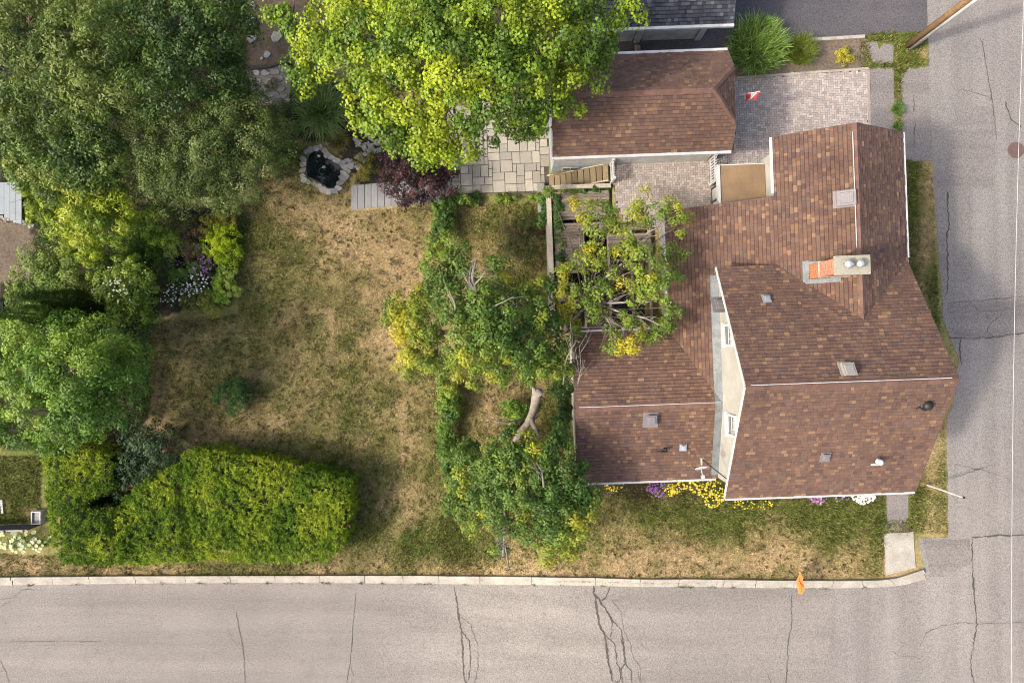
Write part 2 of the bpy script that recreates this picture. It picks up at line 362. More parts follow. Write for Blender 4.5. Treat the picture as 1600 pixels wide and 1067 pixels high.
cracks_s = [([(709, 915), (713, 935), (716, 960), (721, 985), (723, 1020), (724, 1055), (730, 1075)], .09), ([(721, 985), (733, 1000), (736, 1030), (731, 1065)], .06), ([(716, 960), (735, 975), (746, 1005), (747, 1040), (740, 1070)], .03),
    ([(928, 915), (928, 925), (932, 950), (936, 975), (945, 992), (948, 1020), (957, 1064)], .10), ([(929, 926), (945, 950), (956, 968), (971, 985), (974, 1010), (977, 1035), (969, 1048), (973, 1070)], .09), ([(952, 917), (949, 928), (940, 938)], .07),
    ([(946, 992), (960, 1005), (964, 1035), (970, 1050), (968, 1064), (960, 1064)], .06), ([(956, 968), (957, 985), (953, 996)], .04), ([(977, 1035), (986, 1048), (988, 1072)], .05), ([(955, 935), (970, 955), (975, 985), (985, 1005), (990, 1028), (1000, 1040), (1001, 1067)], .018),
    ([(556, 925), (553, 960), (550, 1000), (547, 1040), (541, 1066)], .025), ([(547, 1040), (553, 1055)], .018), ([(369, 955), (374, 980), (380, 1010), (382, 1040), (384, 1068)], .032), ([(356, 980), (364, 1000), (377, 1008)], .014),
    ([(16, 1002), (60, 1001), (160, 1001)], .018), ([(0, 935), (20, 934), (35, 920), (70, 922)], .022), ([(0, 948), (18, 938)], .03), ([(0, 1030), (10, 1050), (15, 1068)], .03), ([(1000, 1067), (996, 1045)], .012)]
cracks_e = [([(1237, 925), (1236, 950), (1237, 975), (1231, 1000), (1230, 1040), (1228, 1070)], .04), ([(1200, 1052), (1204, 1068)], .03), ([(1600, 835), (1560, 836), (1519, 839), (1518, 855), (1520, 900), (1523, 945), (1526, 975), (1520, 1010), (1516, 1030), (1518, 1055), (1523, 1070)], .06),
    ([(1526, 975), (1505, 971), (1470, 977), (1448, 987), (1436, 1010)], .02), ([(1526, 974), (1600, 972)], .02), ([(1385, 1010), (1402, 1023), (1440, 1027)], .018), ([(1480, 300), (1481, 330), (1483, 350), (1479, 370), (1480, 400), (1481, 440), (1479, 460)], .07),
    ([(1532, 60), (1540, 100), (1545, 130), (1550, 155), (1554, 190), (1556, 220)], .035), ([(1500, 140), (1540, 150), (1551, 158)], .025), ([(1480, 473), (1530, 470), (1600, 463)], .03),
    ([(1482, 528), (1520, 529), (1560, 526), (1600, 520)], .05), ([(1500, 530), (1499, 550), (1502, 570)], .06), ([(1517, 475), (1530, 487), (1560, 485), (1580, 480)], .02), ([(1540, 520), (1548, 505), (1560, 495)], .03), ([(1490, 725), (1540, 735), (1570, 745), (1600, 770)], .016),
    ([(1487, 747), (1530, 733), (1560, 724)], .016), ([(1428, 150), (1427, 175)], .04), ([(1429, 190), (1428, 230)], .04), ([(1570, 160), (1578, 185), (1595, 200)], .05)]
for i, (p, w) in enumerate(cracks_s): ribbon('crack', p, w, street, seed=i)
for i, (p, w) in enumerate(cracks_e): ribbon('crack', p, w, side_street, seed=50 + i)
for i, poly in enumerate([[(1480, 474), (1600, 466), (1600, 521), (1560, 527), (1500, 529), (1486, 520)], [(1459, 264), (1480, 264), (1482, 360), (1479, 462), (1472, 462), (1467, 400)], [(1490, 170), (1553, 165), (1556, 250), (1550, 300), (1480, 290)], [(1440, 842), (1515, 842), (1516, 880), (1480, 900), (1452, 900)]]):  # third outline paints the house wing's cast shadow as darker asphalt
    sheet('asphalt_patch_and_shadow', wobble([tuple(G(*p)[:2]) for p in poly], .06, 6, i), .016, 'asphalt_patch_and_shadow', side_street, None)
# manhole
def manhole():
    c = G(1587, 235); r = .31; o = empty('manhole_cover', (c[0], c[1], 0), 'round rusty brown iron manhole cover set in the side street', 'manhole cover')
    b = MB(); n = 28; b.prism([(c[0] + r * math.cos(2 * math.pi * i / n), c[1] + r * math.sin(2 * math.pi * i / n), .03) for i in range(n)], .03); b.build('lid', 'iron', o)
    f = MB(); vs = []
    for i in range(n):
        for rr, z in ((r + .01, .024), (r + .05, .024)): vs.append((c[0] + rr * math.cos(2 * math.pi * i / n), c[1] + rr * math.sin(2 * math.pi * i / n), z))
    f.add(vs, [(2 * i, 2 * i + 1, (2 * i + 3) % (2 * n), (2 * i + 2) % (2 * n)) for i in range(n)]); f.build('ring', 'iron', o)
    s = MB()
    for k in range(-2, 3): s.box(c[0] - .2, c[0] + .2, c[1] + k * .1 - .02, c[1] + k * .1 + .02, .031, .037)
    s.build('tread', 'iron', o)
manhole()
# pavements and drives
sheet('pavement', wobble(gpoly([(1359, 108), (1396, 105), (1398, 320), (1359, 320)]), .04, 8, 3), .008, 'asphalt_patch_and_shadow')
sheet('pavement', wobble(gpoly([(1352, 68), (1369, 64), (1374, 78), (1380, 68), (1396, 72), (1395, 98), (1376, 104), (1362, 95)]), .03, 3, 4), .008, 'asphalt_patch_and_shadow')
sheet('pavement', wobble(gpoly([(1408, 118), (1420, 108), (1452, 105), (1457, 252), (1411, 250)]), .04, 8, 5), .008, 'asphalt_patch_and_shadow')
sheet('path', wobble(gpoly([(1384, 700), (1418, 700), (1419, 818), (1421, 829), (1378, 829), (1386, 815)]), .02, 5, 6), .010, 'asphalt_patch_and_shadow')
sheet('neighbour_driveway', wobble(gpoly([(900, 92), (900, -60), (1450, -60), (1448, 48), (1352, 55), (1345, 58), (1150, 60), (1150, 92)]), .02, 5, 7), .009, 'asphalt_dark')
def concrete_pad():
    b = MB(); p = wobble(gpoly([(1380, 833), (1426, 830), (1430, 886), (1384, 898)]), .012, 4, 8); b.prism([(x, y, .05) for x, y in p], .08); o = b.build('path_slab', 'concrete'); o['kind'] = 'structure'
    b = MB(); a = gpoly([(1250, 62), (1350, 56), (1350, 61), (1250, 67)]); b.prism([(x, y, .10) for x, y in a], .12); o = b.build('kerb_edging', 'concrete'); o['kind'] = 'structure'
    b = MB(); a = gpoly([(1150, 121), (1356, 106), (1356, 109.5), (1150, 124.5)]); b.prism([(x, y, .06) for x, y in a], .1); o = b.build('bed_edging', 'concrete'); o['kind'] = 'structure'
concrete_pad()
b = MB(); a = gpoly([(1354.5, 108), (1358.5, 107.5), (1362.5, 330), (1358.5, 330)]); b.prism([(x, y, .028) for x, y in a], .03); o = b.build('drive_edging', surf('edging_brick', (.27, .22, .19), (.22, .18, .16), 5)); o['kind'] = 'structure'
def kerb():
    root = bpy.data.objects.new('kerb', None); COL.objects.link(root); root['kind'] = 'structure'
    back = [np.array(G(a, b)[:2]) for a, b in [(-400, 904), (-60, 901), (0, 900.5), (200, 898.5), (400, 898), (600, 898), (700, 898.5), (820, 899.5), (930, 901), (1080, 903), (1200, 905), (1300, 905.5), (1370, 905), (1400, 901.5), (1441, 888)]]
    fr = [np.array(p) for p in kerb_front]; n = len(fr)
    def at(L, s):
        i = min(int(s), n - 2); return L[i] + (L[i + 1] - L[i]) * (s - i)
    xs = [-100, -60, -20, 20, 83, 141, 212, 290, 360, 430, 500, 570, 630, 686, 750, 830, 930, 1000, 1060, 1130, 1180, 1240, 1300, 1350, 1400, 1447]
    par = [float(np.interp(G(q, 908)[0], [p[0] for p in fr], range(n))) for q in xs]; par[-1] = n - 1
    for k in range(len(par) - 1):
        b = MB(); a0, a1 = par[k], par[k + 1]; ss = np.linspace(a0, a1, 5); g = .012 / max(1e-3, np.linalg.norm(at(fr, a1) - at(fr, a0))) * (a1 - a0)
        ss[0] += g; ss[-1] -= g; rows = []
        dz = random.uniform(-.006, .006)
        for s in ss:
            f, q = at(fr, s), at(back, s); z = float(T(f[0], -11)); d = (q - f)
            prof = [(0, .0), (0, .022), (.55, .030), (.62, .125), (.68, .14), (1.0, .145), (1.0, 0)]
            rows.append([(*(f + d * t), z + h + dz) for t, h in prof])
        m = len(rows[0]); b.add([p for r_ in rows for p in r_], [(i * m + j, i * m + j + 1, (i + 1) * m + j + 1, (i + 1) * m + j) for i in range(4) for j in range(m - 1)] + [tuple(range(m)), tuple(range(5 * m - 1, 4 * m - 1, -1))])
        b.build('kerb_stone', 'concrete', root)
kerb()

# ------------------------------------------------------------------ brick paving, patio slabs, walkways
def chamfer_piece(b, pts, z, th, c, inset=.006):
    """a laid piece: slightly inset top so that the edges catch light"""
    cx = sum(p[0] for p in pts) / len(pts); cy = sum(p[1] for p in pts) / len(pts); n = len(pts)
    top = [(p[0] + (cx - p[0]) * inset / max(.02, math.hypot(p[0] - cx, p[1] - cy)), p[1] + (cy - p[1]) * inset / max(.02, math.hypot(p[0] - cx, p[1] - cy)), z) for p in pts]
    mid = [(p[0], p[1], z - inset) for p in pts]; bot = [(p[0], p[1], z - th) for p in pts]
    b.add(top + mid + bot, [tuple(range(n))] + [(i, i + n, (i + 1) % n + n, (i + 1) % n) for i in range(n)] + [(i + n, i + 2 * n, (i + 1) % n + 2 * n, (i + 1) % n + n) for i in range(n)], c)
def paving():
    poly = gpoly([(955, 246), (1140, 236), (1146, 236), (1146, 122), (1356, 109), (1361, 330), (1215, 345), (1050, 360), (975, 345), (962, 318)])
    base = sheet('brick_paving', poly, .006, 'joint'); b = MB(); w = .1015
    X = [uv(*p)[0] for p in poly]; Y = [uv(*p)[1] for p in poly]
    r = random.Random(3)
    for j in range(int(min(Y) / w) - 1, int(max(Y) / w) + 2):
        for i in range(int(min(X) / w) - 1, int(max(X) / w) + 2):
            m = (i - j) % 4
            if m == 0: q = (i, j, 2, 1)
            elif m == 3: q = (i, j, 1, 2)
            else: continue
            u0, v0, du, dv = q; cu, cv = (u0 + du / 2) * w, (v0 + dv / 2) * w; x, y = xy(cu, cv)
            if not inside(np.array([x]), np.array([y]), poly)[0]: continue
            if 10.4 < cu < 14.4 and cv < 6.7: continue
            g = .006; t = r.uniform(-.003, .003); k = r.choice([(.335, .285, .255), (.36, .315, .28), (.30, .255, .23), (.33, .30, .275), (.275, .24, .22)]); v = r.uniform(.88, 1.12)
            pts = [xy(a * w + s1 * g, bb * w + s2 * g) for a, bb, s1, s2 in ((u0, v0, 1, 1), (u0 + du, v0, -1, 1), (u0 + du, v0 + dv, -1, -1), (u0, v0 + dv, 1, -1))]
            chamfer_piece(b, pts, .022 + t, .018, tuple(c * v for c in k), .004)
    o = b.build('paving_brick', 'paver', base); o['kind'] = 'stuff'
paving()
def patio():
    c = gpoly([(697, 303), (872, 303), (876, 140), (690, 140)]); zb = -DROP + .01
    base = sheet('patio', c, zb, 'joint'); r = random.Random(11); un = .187
    o0 = G(702, 304)[:2]; nx, ny = 26, 26; occ = np.zeros((nx, ny), bool)
    order = [(3, 3), (3, 2), (2, 3), (2, 2)]
    for j in range(ny):
        for i in range(nx):
            if occ[i, j]: continue
            cand = order[:]; r.shuffle(cand)
            for a, d in cand + [(2, 1), (1, 2), (1, 1)]:
                if i + a <= nx and j + d <= ny and not occ[i:i + a, j:j + d].any():
                    if (a, d) in order and ((i + a == nx - 1) or (j + d == ny - 1)) and r.random() < .5: continue
                    break
            occ[i:i + a, j:j + d] = True; g = .012
            u0, v0 = uv(*o0); q = [xy(u0 + x * un + s1 * g, v0 + y * un + s2 * g) for x, y, s1, s2 in ((i, j, 1, 1), (i + a, j, -1, 1), (i + a, j + d, -1, -1), (i, j + d, 1, -1))]
            cx = sum(p[0] for p in q) / 4; cy = sum(p[1] for p in q) / 4
            if cx > xy(2.0, 9)[0] or not inside(np.array([cx]), np.array([cy]), c)[0]: continue
            if cy > 11.2: continue
            v = r.uniform(.86, 1.1); k = r.choice([(.30, .28, .235), (.33, .305, .255), (.27, .25, .215)]); b = MB()
            t = [r.uniform(-.006, .006) for _ in range(2)]
            chamfer_piece(b, q, zb + .035 + t[0], .03, tuple(x * v for x in k), .007); b.build('slab', 'slab', base)
patio()
def walkway():
    root = bpy.data.objects.new('walkway', None); COL.objects.link(root); root['kind'] = 'structure'; r = random.Random(4)
    a0 = np.array(G(549, 328)[:2]); a1 = np.array(G(705, 314)[:2]); b0 = np.array(G(549, 290)[:2]); b1 = np.array(G(705, 277)[:2]); n = 15
    for k in range(n):
        t0, t1 = (k + .03) / n, (k + .97) / n; z = -DROP + .05 + r.uniform(-.008, .008); v = r.uniform(.9, 1.08); b = MB()
        q = [a0 + (a1 - a0) * t0, a0 + (a1 - a0) * t1, b0 + (b1 - b0) * t1, b0 + (b1 - b0) * t0]
        chamfer_piece(b, [tuple(p) for p in q], z, .06, (.215 * v, .215 * v, .215 * v), .012); b.build('slab', 'slab', root)
walkway()
def rock(b, c, rx, ry, h, seed, col, n=8, flat=.75):
    r = random.Random(seed); a0 = r.uniform(0, 6); out = []
    for i in range(n):
        a = a0 + 2 * math.pi * (i + r.uniform(-.3, .3)) / n; k = r.uniform(.62, 1.18); out.append((math.cos(a) * rx * k, math.sin(a) * ry * k))
    bot = [(c[0] + x * 1.05, c[1] + y * 1.05, c[2] - .03) for x, y in out]; mid = [(c[0] + x, c[1] + y, c[2] + h * r.uniform(.45, .8)) for x, y in out]
    top = [(c[0] + x * flat, c[1] + y * flat, c[2] + h * r.uniform(.85, 1.1)) for x, y in out]
    b.add(bot + mid + top, [tuple(range(2 * n, 3 * n))] + [(i + o, (i + 1) % n + o, (i + 1) % n + n + o, i + n + o) for i in range(n) for o in (0, n)], col)
STONES = [(.23, .22, .195), (.27, .255, .225), (.18, .172, .155), (.24, .22, .185), (.20, .195, .19)]
def stone(name, c, rx, ry, h, seed, parent, n=8, flat=.78):
    b = MB(); r = random.Random(seed + 99); k = r.choice(STONES); v = r.uniform(.85, 1.15); rock(b, c, rx, ry, h, seed, tuple(x * v for x in k), n, flat); return b.build(name, 'stone', parent)
def pond():
    out = [(483, 244), (489, 238), (500, 236), (508, 243), (518, 253), (529, 258), (534, 266), (529, 282), (524, 293), (517, 296), (505, 288), (492, 281), (481, 276), (479, 262)]
    w = [G(*p) for p in out]; z = -DROP + .05; c = G(505, 266)
    root = empty('garden_pond', (c[0], c[1], -DROP), 'small dark garden pond edged with pale flat stones', 'pond')
    b = MB(); b.add([(p[0], p[1], z) for p in w], [tuple(range(len(w)))]); b.build('water', 'water', root)
    ring = [(479, 238), (486, 234), (494, 232), (501, 230), (509, 236), (513, 243), (519, 247), (527, 252), (536, 255), (540, 262), (537, 270), (536, 279), (532, 287), (529, 294), (522, 299), (514, 299), (506, 296), (499, 291), (491, 288), (483, 285), (475, 282), (473, 275), (474, 266), (474, 257), (475, 249), (544, 251), (547, 259), (545, 268), (541, 276)]
    for i, p in enumerate(ring):
        q = G(*p); stone('stone', (q[0], q[1], q[2]), random.uniform(.17, .25), random.uniform(.13, .21), random.uniform(.06, .12), 200 + i, root, 5 + i % 3, .9)
    q = G(507, 262); stone('stone', (q[0], q[1], z - .02), .1, .07, .08, 400, root, 7); q = G(499, 244); stone('stone', (q[0], q[1], z - .02), .08, .06, .05, 401, root, 6)
    b = MB(); q = G(504, 268); pts = [(q[0] + .15 * math.cos(a), q[1] + .15 * math.sin(a), z + .015) for a in np.linspace(0, 5.2, 16)]; b.tube(pts, .012, 5, (.04, .12, .06)); b.build('hose_ring', 'wood', root)
pond()
def rockery():
    c = G(572, 230); root = empty('rockery', tuple(c), 'scree of broken grey stones between the pond and purple bush', 'rockery'); r = random.Random(8)
    poly = [(545, 262), (550, 235), (562, 205), (580, 198), (600, 205), (595, 235), (575, 245), (560, 270)]
    k = 0
    while k < 70:
        px, py = r.uniform(540, 605), r.uniform(195, 275)
        if not inside(np.array([px]), np.array([py]), poly)[0]: continue
        q = G(px, py); s = r.choice([.07, .1, .13, .17]); stone('stone', tuple(q), s, s * r.uniform(.6, 1), s * .6, 500 + k, root, 6); k += 1
rockery()
def flagstones():
    zb = -DROP; base = sheet('flagstone_path', wobble(gpoly([(385, 108), (450, 100), (455, 130), (452, 165), (400, 165), (392, 130)]), .05, 3, 1), zb + .012, surf('path_grit', (.16, .145, .125), (.12, .11, .095), 4))
    L = [(400, 114, .2, .16), (414, 115, .24, .17), (430, 113, .22, .16), (443, 110, .2, .18), (404, 126, .22, .16), (420, 128, .19, .18), (438, 124, .2, .15), (439, 139, .28, .17), (444, 151, .2, .14), (434, 151, .2, .2), (449, 158, .16, .1), (412, 140, .24, .17), (424, 148, .2, .2), (409, 153, .22, .16), (420, 160, .2, .12), (396, 138, .15, .2)]
    for i, (a, b, rx, ry) in enumerate(L): q = G(a, b); stone('flagstone', (q[0], q[1], zb + .0), rx, ry, .05, 700 + i, base, 7, .93)
    st = bpy.data.objects.new('stepping_stone_path', None); COL.objects.link(st); st['kind'] = 'structure'
    for i, (a, b, rx, ry) in enumerate([(396, 9, .16, .2), (391, 35, .3, .27), (394, 61, .23, .2), (434, 58, .29, .28), (417, 86, .2, .22), (409, 92, .1, .08), (345, 12, .18, .3)]):
        q = G(a, b); stone('stepping_stone', (q[0], q[1], zb), rx, ry, .07, 740 + i, st, 7, .93)
    b = MB(); p = [G(392, 109), G(420, 106), G(452, 97)]; b.tube([(q[0], q[1], zb + .05) for q in p], .055, 8); o = b.build('bed_edging', 'black'); o['kind'] = 'structure'
flagstones()

# ------------------------------------------------------------------ shingled roofs
BROWN = [((0.107, 0.064, 0.046), 30), ((0.097, 0.057, 0.044), 26), ((0.117, 0.069, 0.050), 22), ((0.087, 0.054, 0.043), 13), ((0.129, 0.076, 0.052), 10), ((0.154, 0.091, 0.056), 8), ((0.184, 0.114, 0.069), 4), ((0.101, 0.069, 0.057), 7), ((0.074, 0.047, 0.041), 5)]
SLATE = [((.038, .043, .052), 30), ((.047, .053, .063), 22), ((.030, .034, .042), 20), ((.062, .069, .080), 10), ((.080, .088, .098), 5), ((.024, .027, .034), 10)]
WID = (.11, .15, .19, .24)
def clip(poly, a, b, c):
    """keep a*x+b*y<=c"""
    out = []
    for i in range(len(poly)):
        p, q = poly[i], poly[(i + 1) % len(poly)]; dp = a * p[0] + b * p[1] - c; dq = a * q[0] + b * q[1] - c
        if dp <= 0: out.append(p)
        if (dp < 0 < dq) or (dq < 0 < dp): t = dp / (dp - dq); out.append((p[0] + (q[0] - p[0]) * t, p[1] + (q[1] - p[1]) * t))
    return out
def clip_convex(poly, conv):
    ar = sum(conv[i][0] * conv[(i + 1) % len(conv)][1] - conv[(i + 1) % len(conv)][0] * conv[i][1] for i in range(len(conv)))
    cc = conv if ar > 0 else conv[::-1]
    for i in range(len(cc)):
        p, q = cc[i], cc[(i + 1) % len(cc)]; dx, dy = q[0] - p[0], q[1] - p[1]; poly = clip(poly, dy, -dx, dy * p[0] - dx * p[1])
        if len(poly) < 3: return []
    return poly
class Roof:
    """planes: downslope axis 'u' or 'v', eave coordinate e, upslope sign d, slope m, eave height h; pieces: convex outlines in (u,v)"""
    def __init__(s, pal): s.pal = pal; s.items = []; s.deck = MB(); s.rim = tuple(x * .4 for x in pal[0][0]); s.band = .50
    def plane(s, axis, e, d, m, h, pieces, seed):
        r = random.Random(seed); ct = 1 / math.sqrt(1 + m * m); ex = .142 * ct
        toas = (lambda u, v: (u, (v - e) * d)) if axis == 'v' else (lambda u, v: (v, (u - e) * d))
        touv = (lambda a, q: (a, e + d * q)) if axis == 'v' else (lambda a, q: (e + d * q, a))
        P3 = lambda a, q: Vector(HL(*touv(a, q), h + m * q))
        conv = [[toas(*p) for p in pc] for pc in pieces]
        for pc in pieces:
            L = [HL(u, v, h + m * toas(u, v)[1] - .004) for u, v in pc]; s.deck.prism(L, .10)
        amin = min(p[0] for c in conv for p in c); amax = max(p[0] for c in conv for p in c); smax = max(p[1] for c in conv for p in c)
        o = P3(0, 0); ax = (P3(1, 0) - o).normalized(); up = (P3(0, 1) - o).normalized(); nz = ax.cross(up)
        if nz.z < 0: ax = -ax; nz = -nz
        fl = 1 if (P3(1, 0) - o).dot(ax) > 0 else -1
        w_ = [x[1] for x in s.pal]; row = 0; q = 0.0
        while q < smax + .01:
            a = amin - r.uniform(0, .3)
            while a < amax:
                w = r.choices(range(4), (2, 4, 4, 2))[0]; W = WID[w]; ci = r.choices(range(len(s.pal)), w_)[0]; lift = r.choice((.020, .023, .034))
                cell = [(a, q), (a + W, q), (a + W, q + ex), (a, q + ex)]
                for c in conv:
                    pp = clip_convex(cell, c)
                    if len(pp) < 3: continue
                    ar = abs(sum(pp[i][0] * pp[(i + 1) % len(pp)][1] - pp[(i + 1) % len(pp)][0] * pp[i][1] for i in range(len(pp)))) / 2
                    if ar < .0004: continue
                    full = abs(ar - W * ex) < 1e-6
                    org = P3(a if fl > 0 else a + W, q)
                    loc = [((x - a) if fl > 0 else (a + W - x), (y - q) / ct) for x, y in pp]
                    if fl < 0: loc = loc[::-1]
                    d2 = Vector((0, 0, CAMH)) - org; vis = W * .142 * max(0, d2.normalized().dot(nz)) / d2.length_squared
                    s.items.append((full, vis, org, ax, up, nz, loc, w, ci, lift, .142))
                a += W
            q += ex; row += 1
    @staticmethod
    def geo(loc, lift, e):
        n = len(loc); zt = lambda y: lift * (1 - y / e) + .004
        g = .002; W = max(p[0] for p in loc)
        l2 = [(min(max(x, g), W - g) if W > 4 * g else x, y) for x, y in loc]
        v, f, k = [], [], []
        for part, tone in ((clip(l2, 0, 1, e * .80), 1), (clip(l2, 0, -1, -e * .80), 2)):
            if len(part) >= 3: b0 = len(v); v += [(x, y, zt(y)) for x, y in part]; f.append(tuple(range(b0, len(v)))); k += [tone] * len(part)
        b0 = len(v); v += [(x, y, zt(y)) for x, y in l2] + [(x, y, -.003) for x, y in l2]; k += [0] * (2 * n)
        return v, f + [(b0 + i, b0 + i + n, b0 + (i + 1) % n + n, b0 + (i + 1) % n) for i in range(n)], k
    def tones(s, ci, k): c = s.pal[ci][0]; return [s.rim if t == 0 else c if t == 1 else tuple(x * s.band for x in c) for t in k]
    def finish(s, thing, most=300):
        roof = s.deck.build('roof', 'deck_under', thing)
        idx = sorted([i for i, t in enumerate(s.items) if t[0]], key=lambda i: -s.items[i][1])[:most]; one = set(idx); cache = {}; rest = MB()
        for i, (full, vis, org, ax, up, nz, loc, w, ci, lift, e) in enumerate(s.items):
            if i in one:
                key = (w, ci, lift)
                if key not in cache:
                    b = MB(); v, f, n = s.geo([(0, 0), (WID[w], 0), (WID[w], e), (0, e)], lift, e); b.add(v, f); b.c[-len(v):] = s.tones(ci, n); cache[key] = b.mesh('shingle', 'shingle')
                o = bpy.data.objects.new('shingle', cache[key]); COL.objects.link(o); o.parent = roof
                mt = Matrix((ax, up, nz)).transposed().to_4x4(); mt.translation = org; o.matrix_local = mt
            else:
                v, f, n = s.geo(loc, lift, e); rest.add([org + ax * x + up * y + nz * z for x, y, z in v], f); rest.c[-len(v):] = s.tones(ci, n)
        if rest.v: rest.build('shingles', 'shingle', roof)['kind'] = 'stuff'
        return roof
def ridge_caps(parent, a, b, col=(.125, .072, .055), w=.15, m1=.6, m2=.6, mat='shingle', side=None):
    """folded cap pieces along a ridge or hip, joined as one run"""
    a, b = Vector(a), Vector(b); L = (b - a).length; n = max(2, int(L / .2)); d = (b - a) / n; r = d.normalized().cross(Vector((0, 0, 1))).normalized(); mb = MB()
    for i in range(n):
        p = a + d * i; q = p + d * 1.05; k = random.uniform(.82, 1.15); c = tuple(x * k for x in col); z0, z1 = .034, .022
        vs = [p + r * w - Vector((0, 0, w * m1 - z0)), p + Vector((0, 0, z0 + .004)), p - r * w - Vector((0, 0, w * m2 - z0)), q + r * w - Vector((0, 0, w * m1 - z1)), q + Vector((0, 0, z1 + .004)), q - r * w - Vector((0, 0, w * m2 - z1))]
        mb.add(vs, [(0, 1, 4, 3), (1, 2, 5, 4)], c)
    o = mb.build('ridge_cap', mat, parent); o['kind'] = 'stuff'; return o

# ---- the house
UL, UR, VS, VN, VR = 7.71, 14.79, -6.115, 2.47, -1.79       # main block
HE, HR = 4.6, 7.32; MS = (HR - HE) / (VR - VS); MN = (HR - HE) / (VN - VR)
WU, WE, WH, WR = 12.39, 14.80, 4.6, 5.97; MW = (WR - WH) / (WE - WU); VNN = 7.23    # north wing
UX = 6.34; HX = WR - MW * (WU - UX)                           # long west slope down to its eave
SU, SVS, SVN, SVR, SHE, SHR = 2.40, -5.80, .25, -2.70, 2.50, 3.50   # low south-west wing
def hroof(u, v):
    if u < 8.0 and v < .25:
        s = SHR - (SHR - SHE) * (abs(v - SVR) / ((SVN - SVR) if v > SVR else (SVR - SVS)))
        return max(s, WR - MW * (WU - u)) if v > SVR else s
    main = (HR - MS * (VR - v) if v < VR else HR - MN * (v - VR)) if (u > UL and v < VN) else -9
    wing = WR - MW * abs(WU - u)
    return max(main, wing)
hx, hy = xy(11.2, -1.8)
house = empty('house', (hx, hy, 0), 'house with brown shingle gable roofs and cream walls on the street corner', 'house')
rf = Roof(BROWN)
rf.plane('v', VS, 1, MS, HE, [[(UL, VS), (UR, VS), (UR, VR), (UL, VR)]], 1)
rf.plane('v', VN, -1, MN, HE, [[(UL, VR), (WU, VR), (WU, .33), (9.99, VN), (UL, VN)], [(WU, VR), (UR, VR), (UR, VN), (WU, .33)]], 2)
rf.plane('u', UX, 1, MW, HX, [[(9.97, 5.0), (WU, 5.0), (WU, VNN), (9.97, VNN)], [(9.97, 2.49), (WU, .33), (WU, 5.0), (9.97, 5.0)], [(UX, SVN), (8.07, SVR), (8.07, 5.0), (UX, 5.0)], [(8.07, 1.9), (9.97, 1.9), (9.97, 5.0), (8.07, 5.0)]], 3)
rf.plane('u', WE, -1, MW, WH, [[(WU, .33), (WE, VN), (WE, VNN), (WU, VNN)]], 4)
mSN = (SHR - SHE) / (SVN - SVR); mSS = (SHR - SHE) / (SVR - SVS)
rf.plane('v', SVN, -1, mSN, SHE, [[(SU, SVN), (UX, SVN), (8.07, SVR), (SU, SVR)]], 5)
rf.plane('v', SVS, 1, mSS, SHE, [[(SU, SVS), (8.07, SVS), (8.07, SVR), (SU, SVR)]], 6)
roof = rf.finish(house)
ridge_caps(roof, HL(UL, VR, HR), HL(UR, VR, HR)); ridge_caps(roof, HL(WU, VNN, WR), HL(WU, .33, WR)); ridge_caps(roof, HL(SU, SVR, SHR), HL(8.05, SVR, SHR), m1=.33, m2=.33)
def thin(name, a, b, w, h, mat, parent, lift=0.0):
    m = MB(); m.bar(Vector(a) + Vector((0, 0, lift)), Vector(b) + Vector((0, 0, lift)), w, h); return m.build(name, mat, parent)
# thin white strips along the ridges
thin('ridge_strip', HL(SU + .1, SVR + .05, SHR), HL(8.0, SVR + .05, SHR), .024, .02, 'white', roof, .045)
thin('ridge_strip', HL(UL + .15, VR + .05, HR), HL(UR - .25, VR + .05, HR), .024, .02, 'white', roof, .045)
thin('ridge_strip', HL(WU - .14, VNN - .3, WR), HL(WU - .14, 2.85, WR), .022, .02, 'white', roof, .0)
def wallprism(pts, axis, a0, a1):
    """gable-ended block: outline pts (c,z) swept along axis"""
    b = MB(); f = (lambda c, z, a: HL(a, c, z)) if axis == 'u' else (lambda c, z, a: HL(c, a, z)); n = len(pts)
    b.add([f(c, z, a0) for c, z in pts] + [f(c, z, a1) for c, z in pts], [tuple(range(n)), tuple(range(2 * n - 1, n - 1, -1))] + [(i, i + n, (i + 1) % n + n, (i + 1) % n) for i in range(n)]); return b
t = .12
wallprism([(VS + .35, -.1), (VS + .35, HE + .35 * MS - t), (VR, HR - t), (VN - .35, HE + .35 * MN - t), (VN - .35, -.1)], 'u', 8.08, UR - .33).build('wall', 'siding', house)
wallprism([(10.32, -.1), (10.32, WH + .35 * MW - t), (WU, WR - t), (WE - .33, WH + .33 * MW - t), (WE - .33, -.1)], 'v', 1.0, VNN - .3).build('wall', 'siding', house)
wallprism([(SVS + .3, -DROP - .1), (SVS + .3, SHE + .3 * mSS - t), (SVR, SHR - t), (SVN - .25, SHE + .25 * mSN - t), (SVN - .25, -DROP - .1)], 'u', SU + .28, 8.09).build('wall', 'siding', house)
wallprism([(UX + .3, -DROP - .1), (UX + .3, HX + .3 * MW - t), (10.34, HX + 4.0 * MW - t), (10.34, -DROP - .1)], 'v', -.5, 4.75).build('wall', 'siding', house)
